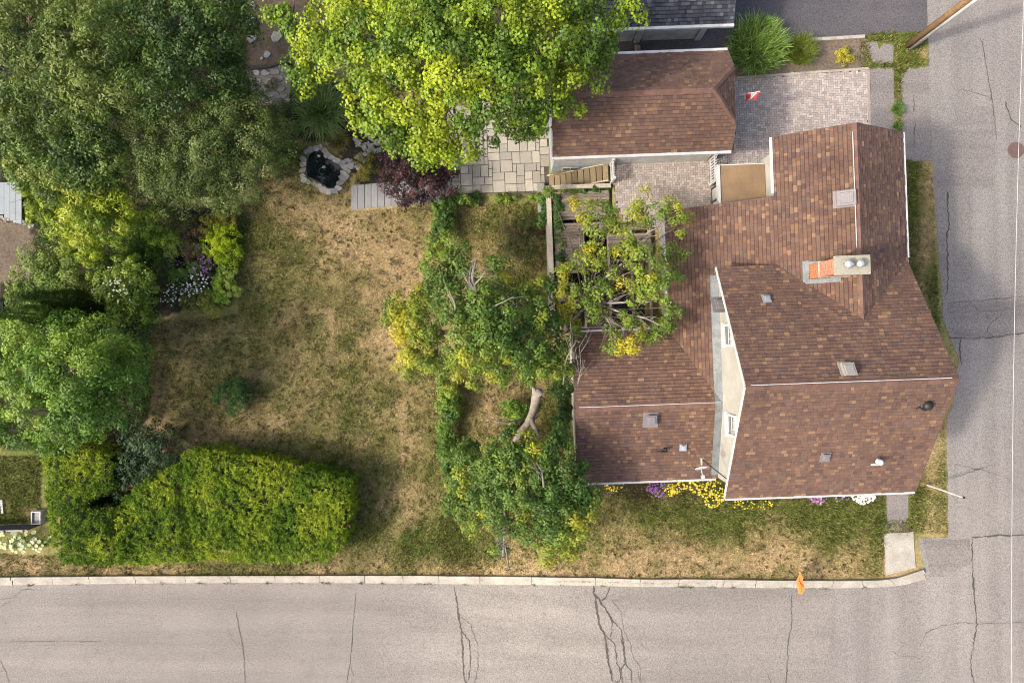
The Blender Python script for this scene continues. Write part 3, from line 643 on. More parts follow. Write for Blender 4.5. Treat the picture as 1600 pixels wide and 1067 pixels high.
# gutters, rakes, fascias
def edge(name, p, q, w=.075, h=.11, dz=-.05, mat='white'): return thin(name, HL(*p), HL(*q), w, h, mat, roof, dz)
for p, q in [((UL + .02, VS - .05, HE), (UR - .02, VS - .05, HE)), ((SU, SVS - .05, SHE), (8.0, SVS - .05, SHE)), ((SU, SVN + .06, SHE), (UX - .05, SVN + .06, SHE)), ((UX - .06, SVN + .1, HX), (UX - .06, 5.0, HX)),
             ((9.91, 5.15, WH), (9.91, VNN, WH)), ((WE + .05, VN + .1, WH), (WE + .05, VNN, WH))]: edge('gutter', p, q)
for p, q, mt in [((UL - .015, VS, HE), (UL - .015, VR, HR), 'white'), ((UL - .015, VN, HE), (UL - .015, VR, HR), 'white'), ((UR + .015, VS, HE), (UR + .015, VR, HR), 'trim_brown'), ((UR + .015, VN, HE), (UR + .015, VR, HR), 'trim_brown'),
             ((SU - .015, SVS, SHE), (SU - .015, SVR, SHR), 'trim_brown'), ((SU - .015, SVN, SHE), (SU - .015, SVR, SHR), 'trim_brown'), ((9.97, VNN + .015, WH), (WU, VNN + .015, WR), 'trim_brown'), ((WE, VNN + .015, WH), (WU, VNN + .015, WR), 'trim_brown'), ((UX, 5.015, HX), (9.9, 5.015, HX + MW * (9.9 - UX)), 'trim_brown')]:
    edge('rake_board', p, q, .03, .12, -.065, mt)
# downspout stub at the wing corner
thin('downspout', HL(WE + .05, VN + .05, WH - .1), HL(WE + .05, VN - .25, WH - .12), .09, .09, 'white', roof)
# flashing where the low roofs meet the gable wall
def low_roofs(u, v):
    wing = SHR - (SHR - SHE) * (abs(v - SVR) / ((SVN - SVR) if v > SVR else (SVR - SVS))); return max(wing, HX + MW * (u - UX)) if v > SVR else max(wing, SHE)
b = MB(); L = [VN - .2, 1.5, .5, -.5, -1.5, -2.2, SVR, -3.5, -4.6, SVS + .15]
for i in range(len(L) - 1):
    q = [HL(u_, v_, (low_roofs(u_, v_) if v_ < .25 else HX + MW * (u_ - UX)) + .06) for u_, v_ in ((7.80, L[i]), (8.085, L[i]), (8.085, L[i + 1]), (7.80, L[i + 1]))]
    b.prism(q, .08)
b.build('flashing', 'flashing', house)
# two sash windows in the west gable
def gable_window(v, z):
    w, h = .84, .98; root = MB(); u0 = 8.08
    for a, b_, c, d in ((v - w / 2, v + w / 2, z - h / 2, z - h / 2 + .09), (v - w / 2, v + w / 2, z + h / 2 - .09, z + h / 2), (v - w / 2, v - w / 2 + .09, z - h / 2 + .09, z + h / 2 - .09), (v + w / 2 - .09, v + w / 2, z - h / 2 + .09, z + h / 2 - .09)): root.box(u0 - .06, u0 - .002, a, b_, c, d, None, HL)
    o = root.build('window', 'white', house)
    g = MB(); g.box(u0 - .02, u0 - .004, v - w / 2 + .09, v + w / 2 - .09, z - h / 2 + .09, z + h / 2 - .09, None, HL); g.build('pane', 'glass', o)
    m = MB(); m.box(u0 - .04, u0 - .021, v - w / 2 + .09, v + w / 2 - .09, z - .025, z + .025, None, HL)
    for k in (-1, 1): m.box(u0 - .036, u0 - .0215, v + k * .13 - .012, v + k * .13 + .012, z + .025, z + h / 2 - .09, None, HL)
    m.box(u0 - .036, u0 - .0215, v - w / 2 + .09, v + w / 2 - .09, z + .19, z + .212, None, HL); m.build('muntin', 'white', o)
    s = MB(); s.box(u0 - .13, u0 - .002, v - w / 2 - .05, v + w / 2 + .05, z - h / 2 - .05, z - h / 2 - .001, None, HL); s.build('sill', 'white', o)
gable_window(-.06, 4.62); gable_window(-3.42, 4.62)
# chimney
def chimney():
    cu, cv = uv(*P(1333, 414, 7.3)[:2]); u0, u1, v0, v1, z0, z1 = cu - .52, cu + .52, cv - .26, cv + .26, 3.2, 7.18
    core = MB(); core.box(u0 + .012, u1 - .012, v0 + .012, v1 - .012, z0, z1, None, HL); ch = core.build('chimney', 'mortar', roof)
    r = random.Random(5); b = MB(); k = 0; z = 4.4
    while z < z1 - .05:
        off = .1 if k % 2 else 0
        for lo, hi, horiz in ((u0, u1, True), (v0, v1, False)):
            a = lo - off
            while a < hi:
                s, e = max(a, lo) + .005, min(a + .205, hi) - .005
                if e - s > .03:
                    for side in (0, 1):
                        v = r.uniform(.8, 1.2); c = (.33 * v, .118 * v, .055 * v) if z < 5.95 else (.32 * v, .145 * v, .095 * v)
                        if horiz: yy = (v0, v0 + .03) if side == 0 else (v1 - .03, v1); b.box(s, e, yy[0], yy[1], z, z + .062, c, HL)
                        else: xx = (u0 - .002, u0 + .03) if side == 0 else (u1 - .03, u1 + .002); b.box(xx[0], xx[1], s, e, z, z + .062, c, HL)
                a += .21
        z += .072; k += 1
    b.build('brickwork', 'brickred', ch)['kind'] = 'stuff'
    m = MB(); m.box(u0 - .03, u1 + .03, v0 - .03, v1 + .03, 5.93, 5.99, None, HL); m.build('band', 'concrete', ch)
    m = MB(); m.box(u0 - .07, u1 + .07, v0 - .06, v1 + .06, z1, z1 + .10, None, HL); m.build('cap', surf('chimney_cap', (.27, .255, .20), (.22, .21, .165), 6, .95), ch)
    for du, rr in ((-.22, .15), (.17, .14)):
        m = MB(); x, y = xy(cu + du, cv + .02); m.tube([(x, y, z1 + .1), (x, y, z1 + .28)], [.1, .1], 14); m.tube([(x, y, z1 + .3), (x, y, z1 + .33), (x, y, z1 + .40)], [rr, rr, .03], 16)
        for a in range(3): m.bar((x + .09 * math.cos(a * 2.1), y + .09 * math.sin(a * 2.1), z1 + .26), (x + .09 * math.cos(a * 2.1), y + .09 * math.sin(a * 2.1), z1 + .31), .015, .015, (1, 0, 0))
        m.build('flue', 'steel', ch, True)
    f = MB()
    for a, b_, c, d in ((u0 - .2, u0 - .02, v0 - .17, v1 + .15), (u0 - .02, u1 - .15, v0 - .17, v0 - .01), (u0 - .02, u0 + .5, v1 + .01, v1 + .11)):
        f.box8([HL(uu, vv, HX + MW * (uu - UX) + zz) for zz in (-.02, .055) for uu, vv in ((a, c), (b_, c), (b_, d), (a, d))])
    f.build('flashing', 'flashing', ch)
chimney()
# roof vents
def on_roof(px, py):
    h = 4.0
    for _ in range(30): p = P(px, py, h); h = .5 * h + .5 * hroof(*uv(p[0], p[1]))
    return (*uv(p[0], p[1]), h)
def roof_normal(u, v):
    e = .05; du = (hroof(u + e, v) - hroof(u - e, v)) / (2 * e); dv = (hroof(u, v + e) - hroof(u, v - e)) / (2 * e); return du, dv
def box_vent(px, py, s, hgt, mat='vent', flange=.1):
    u, v, h = on_roof(px, py); du, dv = roof_normal(u, v); H = lambda a, b_: h + du * (a - u) + dv * (b_ - v)
    m = MB(); q = lambda k, z: [HL(u + a * k, v + b_ * k, H(u + a * k, v + b_ * k) + z) for a, b_ in ((-1, -1), (1, -1), (1, 1), (-1, 1))]
    m.box8(q(s + flange, .0) + q(s + flange, .048)); m.box8(q(s * .75, .048) + q(s * .75, hgt * .7)); m.box8(q(s, hgt * .7) + q(s * .98, hgt)); m.box8(q(s * .72, hgt) + q(s * .66, hgt + .025))
    return m.build('roof_vent', mat, roof)
box_vent(1016, 656, .20, .26); box_vent(1113, 478, .20, .2); box_vent(1318, 311, .27, .22, 'vent', .04); box_vent(1321, 576, .21, .3, surf('vent_tan', (.24, .225, .20), (.21, .195, .175), 4), .02); box_vent(1197, 467, .12, .16, surf('vent_blue', (.22, .235, .255), None, 4), .03); box_vent(1289, 714, .13, .13, 'vent', .05)
box_vent(1067, 699, .10, .16, 'steel', .04)
def pipe_vent(px, py, r_, hgt, mat, hood=False):
    u, v, h = on_roof(px, py); x, y = xy(u, v); m = MB(); m.tube([(x, y, h - .05), (x, y, h + hgt)], r_, 12); m.tube([(x, y, h + .0), (x, y, h + .05)], [r_ * 2.2, r_ * 1.2], 12)
    if hood: m.tube([(x, y, h + hgt), (x, y, h + hgt + .06), (x, y, h + hgt + .12)], [r_ * 1.7, r_ * 1.7, r_ * .4], 12)
    m.box(x - .28, x + .1, y - .13, y - .08, h - .02, h + .05); m.build('vent_pipe', mat, roof, True)
pipe_vent(1038, 701, .05, .3, 'ventblack'); pipe_vent(1373, 721, .06, .12, 'white', True); pipe_vent(1445, 633, .09, .18, 'ventblack', True)
# flat tan porch roof with posts, and the low gate beside it
def porch():
    m = MB(); m.box(8.50, 10.30, 4.6, 6.68, 2.72, 2.85, None, HL); o = m.build('porch_roof', 'tan_roof', house)
    for a in (9.15, 9.75): m = MB(); m.box(a - .03, a + .03, 4.6, 6.67, 2.851, 2.858, None, HL); m.build('seam', 'tan_roof', o)
    for a, b_, c, d in ((8.40, 8.498, 4.6, 6.70), (8.50, 10.3, 6.682, 6.72)): m = MB(); m.box(a, b_, c, d, 2.66, 2.9 if a < 8.45 else 2.84, None, HL); m.build('fascia', 'white', o)
    for u_, v_ in ((9.75, 6.5), (9.75, 5.3)): m = MB(); m.box(u_ - .06, u_ + .06, v_ - .06, v_ + .06, 0, 2.72, None, HL); m.build('post', 'white', o)
    m = MB(); m.box(9.2, 10.3, 4.8, 6.5, 0, .32, None, HL); m.build('doorstep', 'concrete', o)
porch()
def picket_fence(label, u0, v0, u1, v1, h, z=0.0, n=None):
    c = xy((u0 + u1) / 2, (v0 + v1) / 2); o = empty('picket_fence', (c[0], c[1], z), label, 'fence'); L = math.hypot(u1 - u0, v1 - v0); n = n or int(L / .11)
    du, dv = (u1 - u0) / L, (v1 - v0) / L
    cache = None
    for k in range(n + 1):
        t_ = k / n; a, b_ = u0 + (u1 - u0) * t_, v0 + (v1 - v0) * t_
        m = MB(); w = .03; q = [(a - du * w, b_ - dv * w), (a + du * w, b_ + dv * w)]
        n_ = (-dv * .011, du * .011); base = [(q[0][0] - n_[0], q[0][1] - n_[1]), (q[1][0] - n_[0], q[1][1] - n_[1]), (q[1][0] + n_[0], q[1][1] + n_[1]), (q[0][0] + n_[0], q[0][1] + n_[1])]
        m.box8([HL(*p, z + .06) for p in base] + [HL(*p, z + h) for p in base]); m.build('picket', 'white', o)
    for zz in (.22, h - .18): thin('rail', HL(u0 - dv * .035, v0 + du * .035, z + zz), HL(u1 - dv * .035, v1 + du * .035, z + zz), .04, .07, 'white', o)
    for a, b_ in ((u0, v0), (u1, v1)): m = MB(); m.box(a - .05, a + .05, b_ - .05, b_ + .05, z - .05, z + h + .06, None, HL); m.build('post', 'white', o)
u_, v_ = uv(8.72, 7.0); picket_fence('white picket fence between the garage and the tan porch roof', u_ - .0, 6.55, u_ + .0, 7.62, 1.0)
def gate():
    u0 = 9.0; c = xy(u0, 5.9); o = empty('gate', (c[0], c[1], 0), 'low dark framed gate with white panels beside the porch', 'gate')
    m = MB()
    for a, b_ in ((5.2, 5.27), (5.72, 5.80), (6.30, 6.37)): m.box(u0 - .03, u0 + .03, a, b_, .02, .95, None, HL)
    for a, b_ in ((.05, .13), (.87, .95)): m.box(u0 - .028, u0 + .028, 5.27, 6.30, a, b_, None, HL)
    m.build('frame', 'black', o)
    for a, b_ in ((5.28, 5.71), (5.81, 6.29)): m = MB(); m.box(u0 - .012, u0 + .012, a, b_, .14, .86, None, HL); m.build('panel', 'white', o)
gate()
def dish():
    p0 = Vector(P(1140, 752, 4.05)); p1 = Vector(P(1096, 716, 4.3)); o = empty('satellite_dish', tuple(p0), 'white satellite dish on a bent mast at the gable corner', 'satellite dish')
    m = MB(); m.tube([p0 + Vector((.02, 0, -.05)), p0 + (p1 - p0) * .55 + Vector((0, 0, -.1)), p1], .022, 8); m.build('mast', 'black', o)
    c = Vector(P(1096.5, 729, 4.38)); nrm = Vector((.12, -.93, .36)).normalized(); a = nrm.cross(Vector((0, 0, 1))).normalized(); b_ = nrm.cross(a); rings = [(0, 0), (.1, .008), (.19, .03), (.27, .065)]
    m = MB(); n = 20; vs = []
    for r_, d in rings[1:]:
        for i in range(n): t_ = 2 * math.pi * i / n; vs.append(c + a * r_ * math.cos(t_) + b_ * r_ * 1.08 * math.sin(t_) + nrm * d)
    k = len(vs); vs = vs + [v - nrm * .014 for v in vs] + [c, c - nrm * .014]
    fs = [(j * n + i, j * n + (i + 1) % n, (j + 1) * n + (i + 1) % n, (j + 1) * n + i) for j in range(2) for i in range(n)]; fs += [tuple(x + k for x in reversed(f)) for f in fs]
    fs += [(2 * n + i, 2 * n + (i + 1) % n, 2 * n + (i + 1) % n + k, 2 * n + i + k) for i in range(n)] + [(2 * k, (i + 1) % n, i) for i in range(n)] + [(2 * k + 1, i + k, (i + 1) % n + k) for i in range(n)]
    m.add(vs, fs); m.build('reflector', 'white', o, True)
    f = c + nrm * .40 - b_ * .0 + Vector((-.02, 0, -.1)); m = MB(); m.bar(p1, c - nrm * .02, .05, .05); m.bar(c + nrm * .02 + Vector((0, 0, -.2)), f, .025, .025); m.build('arm', 'white', o)
    m = MB(); m.bar(f - nrm * .05, f + nrm * .06, .12, .09); m.build('feedhorn', 'white', o)
dish()

# ---- the garage
GU0, GU1, GVS, GVN, GVR, GHE, GHR, GHJ, GAP = 1.89, 9.07, 7.34, 11.33, 9.335, 2.6, 4.06, 3.25, 1.07
def build_garage():
    c = xy(5.5, 9.3); o = empty('garage', (c[0], c[1], 0), 'garage with brown shingle clipped gable roof beside the brick drive', 'garage')
    g = Roof(BROWN); m = (GHR - GHE) / (GVR - GVS); hw = (GHR - GHJ) / m; mj = (GHR - GHJ) / GAP
    g.plane('v', GVS, 1, m, GHE, [[(GU0, GVS), (GU1, GVS), (GU1, GVR - hw), (GU1 - GAP, GVR), (GU0 + GAP, GVR), (GU0, GVR - hw)]], 11)
    g.plane('v', GVN, -1, m, GHE, [[(GU0, GVN), (GU1, GVN), (GU1, GVR + hw), (GU1 - GAP, GVR), (GU0 + GAP, GVR), (GU0, GVR + hw)]], 12)
    g.plane('u', GU1, -1, mj, GHJ, [[(GU1, GVR - hw), (GU1 - GAP, GVR), (GU1, GVR + hw)]], 13)
    g.plane('u', GU0, 1, mj, GHJ, [[(GU0, GVR - hw), (GU0 + GAP, GVR), (GU0, GVR + hw)]], 14)
    r_ = g.finish(o)
    ridge_caps(r_, HL(GU0 + GAP, GVR, GHR), HL(GU1 - GAP, GVR, GHR), m1=m, m2=m)
    for u0, s in ((GU1, -1), (GU0, 1)):
        for k in (-1, 1): ridge_caps(r_, HL(u0, GVR + k * hw, GHJ), HL(u0 + s * GAP, GVR, GHR), m1=.35, m2=.35, w=.12)
    for p, q in [((GU0, GVS - .06, GHE), (GU1, GVS - .06, GHE)), ((GU0, GVN + .06, GHE), (GU1, GVN + .06, GHE))]: thin('gutter', HL(*p), HL(*q), .12, .11, 'white', r_, -.04)
    for u0 in (GU0 - .015, GU1 + .015):
        for k, ve in ((-1, GVS), (1, GVN)): thin('rake_board', HL(u0, ve, GHE), HL(u0, GVR + k * hw, GHJ), .03, .13, 'trim_brown' if u0 > 5 else 'white', r_, -.05)
    t_ = .13; e = .3
    wl_ = [(GVS + e, -DROP - .1), (GVS + e, GHE + e * m - t_), (GVR - hw, GHJ - t_ - .02), (GVR + hw, GHJ - t_ - .02), (GVN - e, GHE + e * m - t_), (GVN - e, -DROP - .1)]
    wallprism(wl_, 'u', GU0 + .18, GU1 - .22).build('wall', 'bluewall', o)
    # white boarding on the upper half of the south wall, basement window below
    for k in range(24):
        a = GU0 + .19 + k * .2805; b_ = MB(); b_.box(a, a + .272, GVS + e - .03, GVS + e - .002, .05, GHE - .05, None, HL); b_.build('board', 'white', o)
    w = MB(); w.box(2.5, 3.25, GVS + e - .05, GVS + e - .032, -.75, -.25, None, HL); wo = w.build('window', 'white', o)
    for a, b_ in ((2.55, 2.85), (2.9, 3.2)): w = MB(); w.box(a, b_, GVS + e - .058, GVS + e - .052, -.69, -.31, None, HL); w.build('pane', 'glass', wo)
    d = MB(); d.box(GU1 - .219, GU1 - .17, GVS + .85, GVN - .85, .02, 2.2, None, HL); d.build('garage_door', 'white', o)
build_garage()
def stairs():
    u0, u1, v0, v1, n = 2.0, 4.52, 6.92, 7.60, 10; c = xy(3.2, 7.2); o = empty('garden_stairs', (c[0], c[1], -DROP), 'weathered wooden stairs going down along the garage wall', 'stairs'); r = random.Random(6)
    rise = DROP / n; run = (u1 - u0) / n
    for k in range(n):
        z = -DROP + rise * (k + 1) - .01; v = r.uniform(.65, 1.3); m = MB(); m.box(u0 + run * k, u0 + run * (k + 1) - .022, v0, v1, z - .045, z, (.19 * v, .148 * v, .092 * v), HL); m.build('tread', 'wood', o)
        m = MB(); m.box(u0 + run * k + .005, u0 + run * k + .025, v0 + .02, v1 - .02, z - rise, z - .047, (.05, .04, .025), HL); m.build('riser', 'wood', o)  # riser coloured near black to paint the shaded gap between treads
    for vv in (v0 - .03, v1 + .03): m = MB(); m.bar(HL(u0 - .05, vv, -DROP + .12), HL(u1, vv, .06), .05, .2, (0, 0, 1), (.36, .31, .23)); m.build('stringer', 'wood', o)
stairs()
picket_fence('white picket railing at the head of the wooden stairs', 4.62, 6.80, 4.62, 7.58, .95)
def retaining():
    c = xy(1.85, 4); o = empty('retaining_wall', (c[0], c[1], -DROP), 'timber capped retaining wall around the old deck', 'retaining wall')
    for a, b_, c_, d in ((1.76, 1.92, .35, 6.72), (1.921, 4.58, 6.58, 6.74)):
        m = MB(); m.box(a, b_, c_, d, -DROP - .1, .05, (.2, .19, .17), HL); m.build('wall_body', 'stone', o)
        m = MB(); m.box(a - .02, b_ + (.02 if a < 1.8 else 0), c_ - .0, d + .02, .052, .12, (.34, .30, .245), HL); m.build('cap_plank', 'wood', o)
    for a, b_, c_, d in ((4.5, 4.58, 4.9, 6.57), (4.581, 6.40, 4.9, 4.98)): m = MB(); m.box(a, b_, c_, d, -DROP - .1, -.15, (.12, .1, .08), HL); m.build('wall_body', 'stone', o)
    m = MB(); m.box(1.42, 1.75, 5.9, 7.25, -DROP - .1, -DROP + .35, (.2, .2, .18), HL); m.build('step_block', 'stone', o)
retaining()
def deck():
    c = xy(4, 3.5); o = empty('old_deck', (c[0], c[1], -DROP), 'rotting timber deck with missing boards under the walnut boughs', 'deck'); r = random.Random(12)
    for u0 in (2.15, 3.30, 4.40, 5.40, 6.20):
        m = MB(); m.box(u0 - .045, u0 + .045, .45, 6.5 if u0 < 4.5 else 4.85, -.22, -.05, (.30, .255, .20), HL); m.build('joist', 'wood', o)
    for u0 in (2.15, 4.40, 6.20):
        for v0 in (.6, 3.4): m = MB(); m.box(u0 - .06, u0 + .06, v0 - .06, v0 + .06, -DROP - .05, -.22, (.2, .17, .13), HL); m.build('post', 'wood', o)
    for v0 in (.5, 3.4): m = MB(); m.box(2.0, 6.3, v0 - .04, v0 + .04, -.40, -.221, (.22, .18, .14), HL); m.build('beam', 'wood', o)
    v = 6.42
    while v > .6:
        right = 4.55 if v > 4.95 else 6.3
        spans = []
        if v > 4.95: spans = [(2.02, 4.53)]
        elif v > 4.5: spans = [(2.02, 3.3), (3.3, 6.3)]
        elif v > 3.75: spans = [(2.02, 3.3), (4.4, 6.3)]
        elif v > 2.9: spans = [(2.02, 3.3)]
        elif v > 1.6 and r.random() < .25: spans = [(2.02, 2.9)]
        for a, b_ in spans:
            if r.random() < .06: continue
            k = r.uniform(.6, 1.2); m = MB(); a += r.uniform(-.03, .03); b_ += r.uniform(-.05, .0); z = r.uniform(-.006, .006)
            m.box(a, b_, v - .062, v + .062, -.048 + z, -.012 + z, (.19 * k, .158 * k, .125 * k), HL); m.build('plank', 'wood', o)
        v -= .138
    tag(sheet('soil', [xy(1.95, .3), xy(6.35, .3), xy(6.35, 4.9), xy(4.5, 4.9), xy(4.5, 6.55), xy(1.95, 6.55)], -DROP + .012, surf('shaded_soil', (.018, .015, .012), (.028, .022, .018), 3)), kind='structure')  # near-black soil: the shade under the open deck is put into its colour
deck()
# ---- neighbour's garage at the top edge
def neighbour_garage():
    u0, u1, ve, vr, he = 2.2, 9.37, 12.42, 16.2, 2.6; m_ = .40; c = xy(6, 15); o = empty('garage', (c[0], c[1], 0), "neighbour's garage with dark slate grey shingle roof and white doors", 'garage')
    g = Roof(SLATE); hr = he + m_ * (vr - ve); g.plane('v', ve, 1, m_, he, [[(u0, ve), (u1, ve), (u1, vr), (u0, vr)]], 31); g.plane('v', 2 * vr - ve, -1, m_, he, [[(u0, vr), (u1, vr), (u1, 2 * vr - ve), (u0, 2 * vr - ve)]], 32)
    r_ = g.finish(o); thin('gutter', HL(u0, ve - .06, he), HL(u1, ve - .06, he), .12, .12, 'white', r_, -.04)
    vw = ve + .62; wallprism([(vw, -.1), (vw, he + .62 * m_ - .13), (vr, hr - .13), (2 * vr - vw, he + .62 * m_ - .13), (2 * vr - vw, -.1)], 'u', u0 + .3, u1 - .55).build('wall', 'white', o)
    for a, b_ in ((3.6, 5.75), (6.15, 8.45)):
        for k in range(4): m = MB(); m.box(a, b_, vw - .06, vw - .003, .02 + k * .56, .02 + k * .56 + .545, None, HL); m.build('door_panel', 'white', o)
    for a in (3.35, 5.95, 8.62): m = MB(); m.box(a - .13, a + .13, vw - .14, vw - .002, 0, he + .1, None, HL); m.build('pilaster', surf('pilaster_grey', (.40, .41, .42), None, 3), o)
    c = xy(5.95, vw - .4); b = MB(); rock(b, (c[0], c[1], 0), .16, .14, .22, 3, (.30, .25, .17)); p = b.build('stone', 'stone'); tag(p, "tan rock at the foot of the neighbour's middle garage pilaster", 'rock')
neighbour_garage()

# ------------------------------------------------------------------ street furniture and small things
def utility_pole():
    p = G(1419, 71); o = empty('utility_pole', tuple(p), 'tall wooden utility pole with white cable guard on the grassy verge', 'utility pole')
    x, y = p[0], p[1]; m = MB(); m.tube([(x, y, -.3), (x + .03, y + .05, 4.5), (x + .05, y + .12, 9.4)], [.15, .13, .11], 14); m.build('shaft', 'pole_wood', o, True)
    m = MB(); m.tube([(x + .10, y - .17, .0), (x + .11, y - .12, 4.5), (x + .12, y - .03, 8.2)], .07, 10); m.build('cable_guard', 'white', o, True)
    m = MB(); m.bar((x - 1.75, y + .1, 8.7), (x + 1.2, y + .1, 8.7), .1, .12); m.build('crossarm', 'pole_wood', o)
    for k in (-1.5, -.7, .9): m = MB(); m.tube([(x + k, y + .1, 8.76), (x + k, y + .1, 8.9)], [.05, .035], 8); m.build('insulator', 'vent', o)
    wx = 15.98; a = (x - 1.5, y + .1, 8.92); w = MB(); pts = []
    for t_ in np.linspace(0, 1, 40): pts.append((a[0] + (16.05 - a[0]) * t_ + .0, a[1] + (-34 - a[1]) * t_, 8.92 - 1.5 * 4 * t_ * (1 - t_) * .5))
    w.tube(pts, .006, 6); ww = w.build('overhead_wire', plain('wire_white', (.42, .42, .42), .6)); tag(ww, 'thin pale overhead wire running above the side street', 'wire')
utility_pole()
def sign_post():
    p = G(1448, 757); o = empty('sign_post', tuple(p), 'bare galvanised sign post on the dry verge by the corner', 'post'); x, y, z = p
    m = MB(); m.tube([(x, y, -.1), (x, y, 2.45)], .042, 8); m.build('shaft', 'white', o); m = MB(); m.tube([(x, y, 2.45), (x, y, 2.5)], [.05, .044], 8); m.build('end_cap', 'ventblack', o)
    m = MB(); m.tube([(x, y, -.02), (x, y, .05)], [.06, .045], 8); m.build('socket', 'iron', o)
sign_post()
def orange_flag():
    p = G(1233, 890); o = empty('marker_flag', tuple(p), 'orange cloth marker flag on a thin dark stake beside the kerb', 'flag'); m = MB()
    top = Vector(P(1256, 917, 1.5)); m.tube([tuple(p), tuple(top)], .012, 6); m.build('stake', 'ventblack', o)
    pts = [P(1249, 892, 1.15), P(1255, 904, 1.3), P(1257, 918, 1.42), P(1253.5, 929, 1.1), P(1247, 926, .95), P(1245, 907, 1.02)]; c = sum(pts) / 6; m = MB()
    vs = []
    for k, f in ((0, 1.), (1, .66), (2, .33)):
        for i in range(24):
            t_ = i / 4; j = int(t_); q = pts[j % 6] + (pts[(j + 1) % 6] - pts[j % 6]) * (t_ - j); q = c + (q - c) * f; vs.append((q[0], q[1], q[2] + .05 * math.sin(i * .9 + k * 1.3)))
    vs.append(tuple(c)); fs = [(k * 24 + i, k * 24 + (i + 1) % 24, (k + 1) * 24 + (i + 1) % 24, (k + 1) * 24 + i) for k in range(2) for i in range(24)] + [(48 + i, 48 + (i + 1) % 24, 72) for i in range(24)]
    n = len(vs); vs2 = [(a, b_, z - .006) for a, b_, z in vs]; m.add(vs + vs2, fs + [tuple(x + n for x in reversed(f)) for f in fs] + [(i, (i + 1) % 24, (i + 1) % 24 + n, i + n) for i in range(24)]); m.build('cloth', 'orange', o)
orange_flag()
def house_flag():
    a = Vector(P(1147, 150.5, 2.1)); b_ = Vector(P(1188, 143, 2.9)); o = empty('wall_flag', tuple(a), 'red and white flag on a pole fixed to the garage end wall', 'flag')
    m = MB(); m.tube([a - (b_ - a) * .12, b_], .014, 8); m.build('flagpole', 'flagwhite', o); d = (b_ - a)
    q = lambda s, t_: tuple(a + d * s + Vector((.05 * math.sin(s * 9 + t_ * 4), .02 * math.sin(s * 17), -.5 * t_)) + Vector((.02, -.13, 0)) * t_)
    for s0, s1, mt in ((.52, .66, 'flagred'), (.66, .86, 'flagwhite'), (.86, 1.0, 'flagred')):
        m = MB(); n = 5; vs = [q(s0 + (s1 - s0) * i / n, j / 5) for j in range(6) for i in range(n + 1)]; k = n + 1
        fs = [(j * k + i, j * k + i + 1, (j + 1) * k + i + 1, (j + 1) * k + i) for j in range(5) for i in range(n)]; L = len(vs); m.add(vs + [(x, y - .005, z) for x, y, z in vs], fs + [tuple(x + L for x in reversed(f)) for f in fs]); m.build('flag_band', mt, o)
    m = MB(); m.tube([b_, b_ + d * .02], .03, 8); m.build('finial', 'flagred', o)
house_flag()
def barbecue():
    p = G(842, 184); o = empty('barbecue', tuple(p), 'black lidded barbecue under the maple by the garage corner', 'barbecue'); x, y, z = p; x -= .05
    m = MB(); m.box(x - .45, x + .45, y - .25, y + .25, z + .05, z + .72); m.build('cabinet', 'black', o)
    m = MB(); n = 10; out = [(y - .30, z + .73), (y - .31, z + .85)] + [(y - .05 + .3 * math.cos(math.pi - t_ * math.pi), z + .85 + .24 * math.sin(t_ * math.pi)) for t_ in np.linspace(.1, .9, n)] + [(y + .27, z + .85), (y + .27, z + .73)]
    k = len(out); m.add([(x - .38, a, c) for a, c in out] + [(x + .42, a, c) for a, c in out], [tuple(range(k)), tuple(range(2 * k - 1, k - 1, -1))] + [(i, i + k, (i + 1) % k + k, (i + 1) % k) for i in range(k)]); l_ = m.build('lid', 'black', o)
    m = MB(); m.tube([(x - .2, y - .36, z + .95), (x + .3, y - .36, z + .95)], .022, 8); m.build('handle', 'white', l_)
    m = MB(); m.box(x - .68, x - .46, y - .22, y + .22, z + .70, z + .73); m.build('side_shelf', 'vent', o)
    for a in (-.38, .38):
        m = MB(); m.tube([(x + a, y - .27, z + .07), (x + a, y - .22, z + .07)], .07, 12); m.build('wheel', 'ventblack', o)
barbecue()
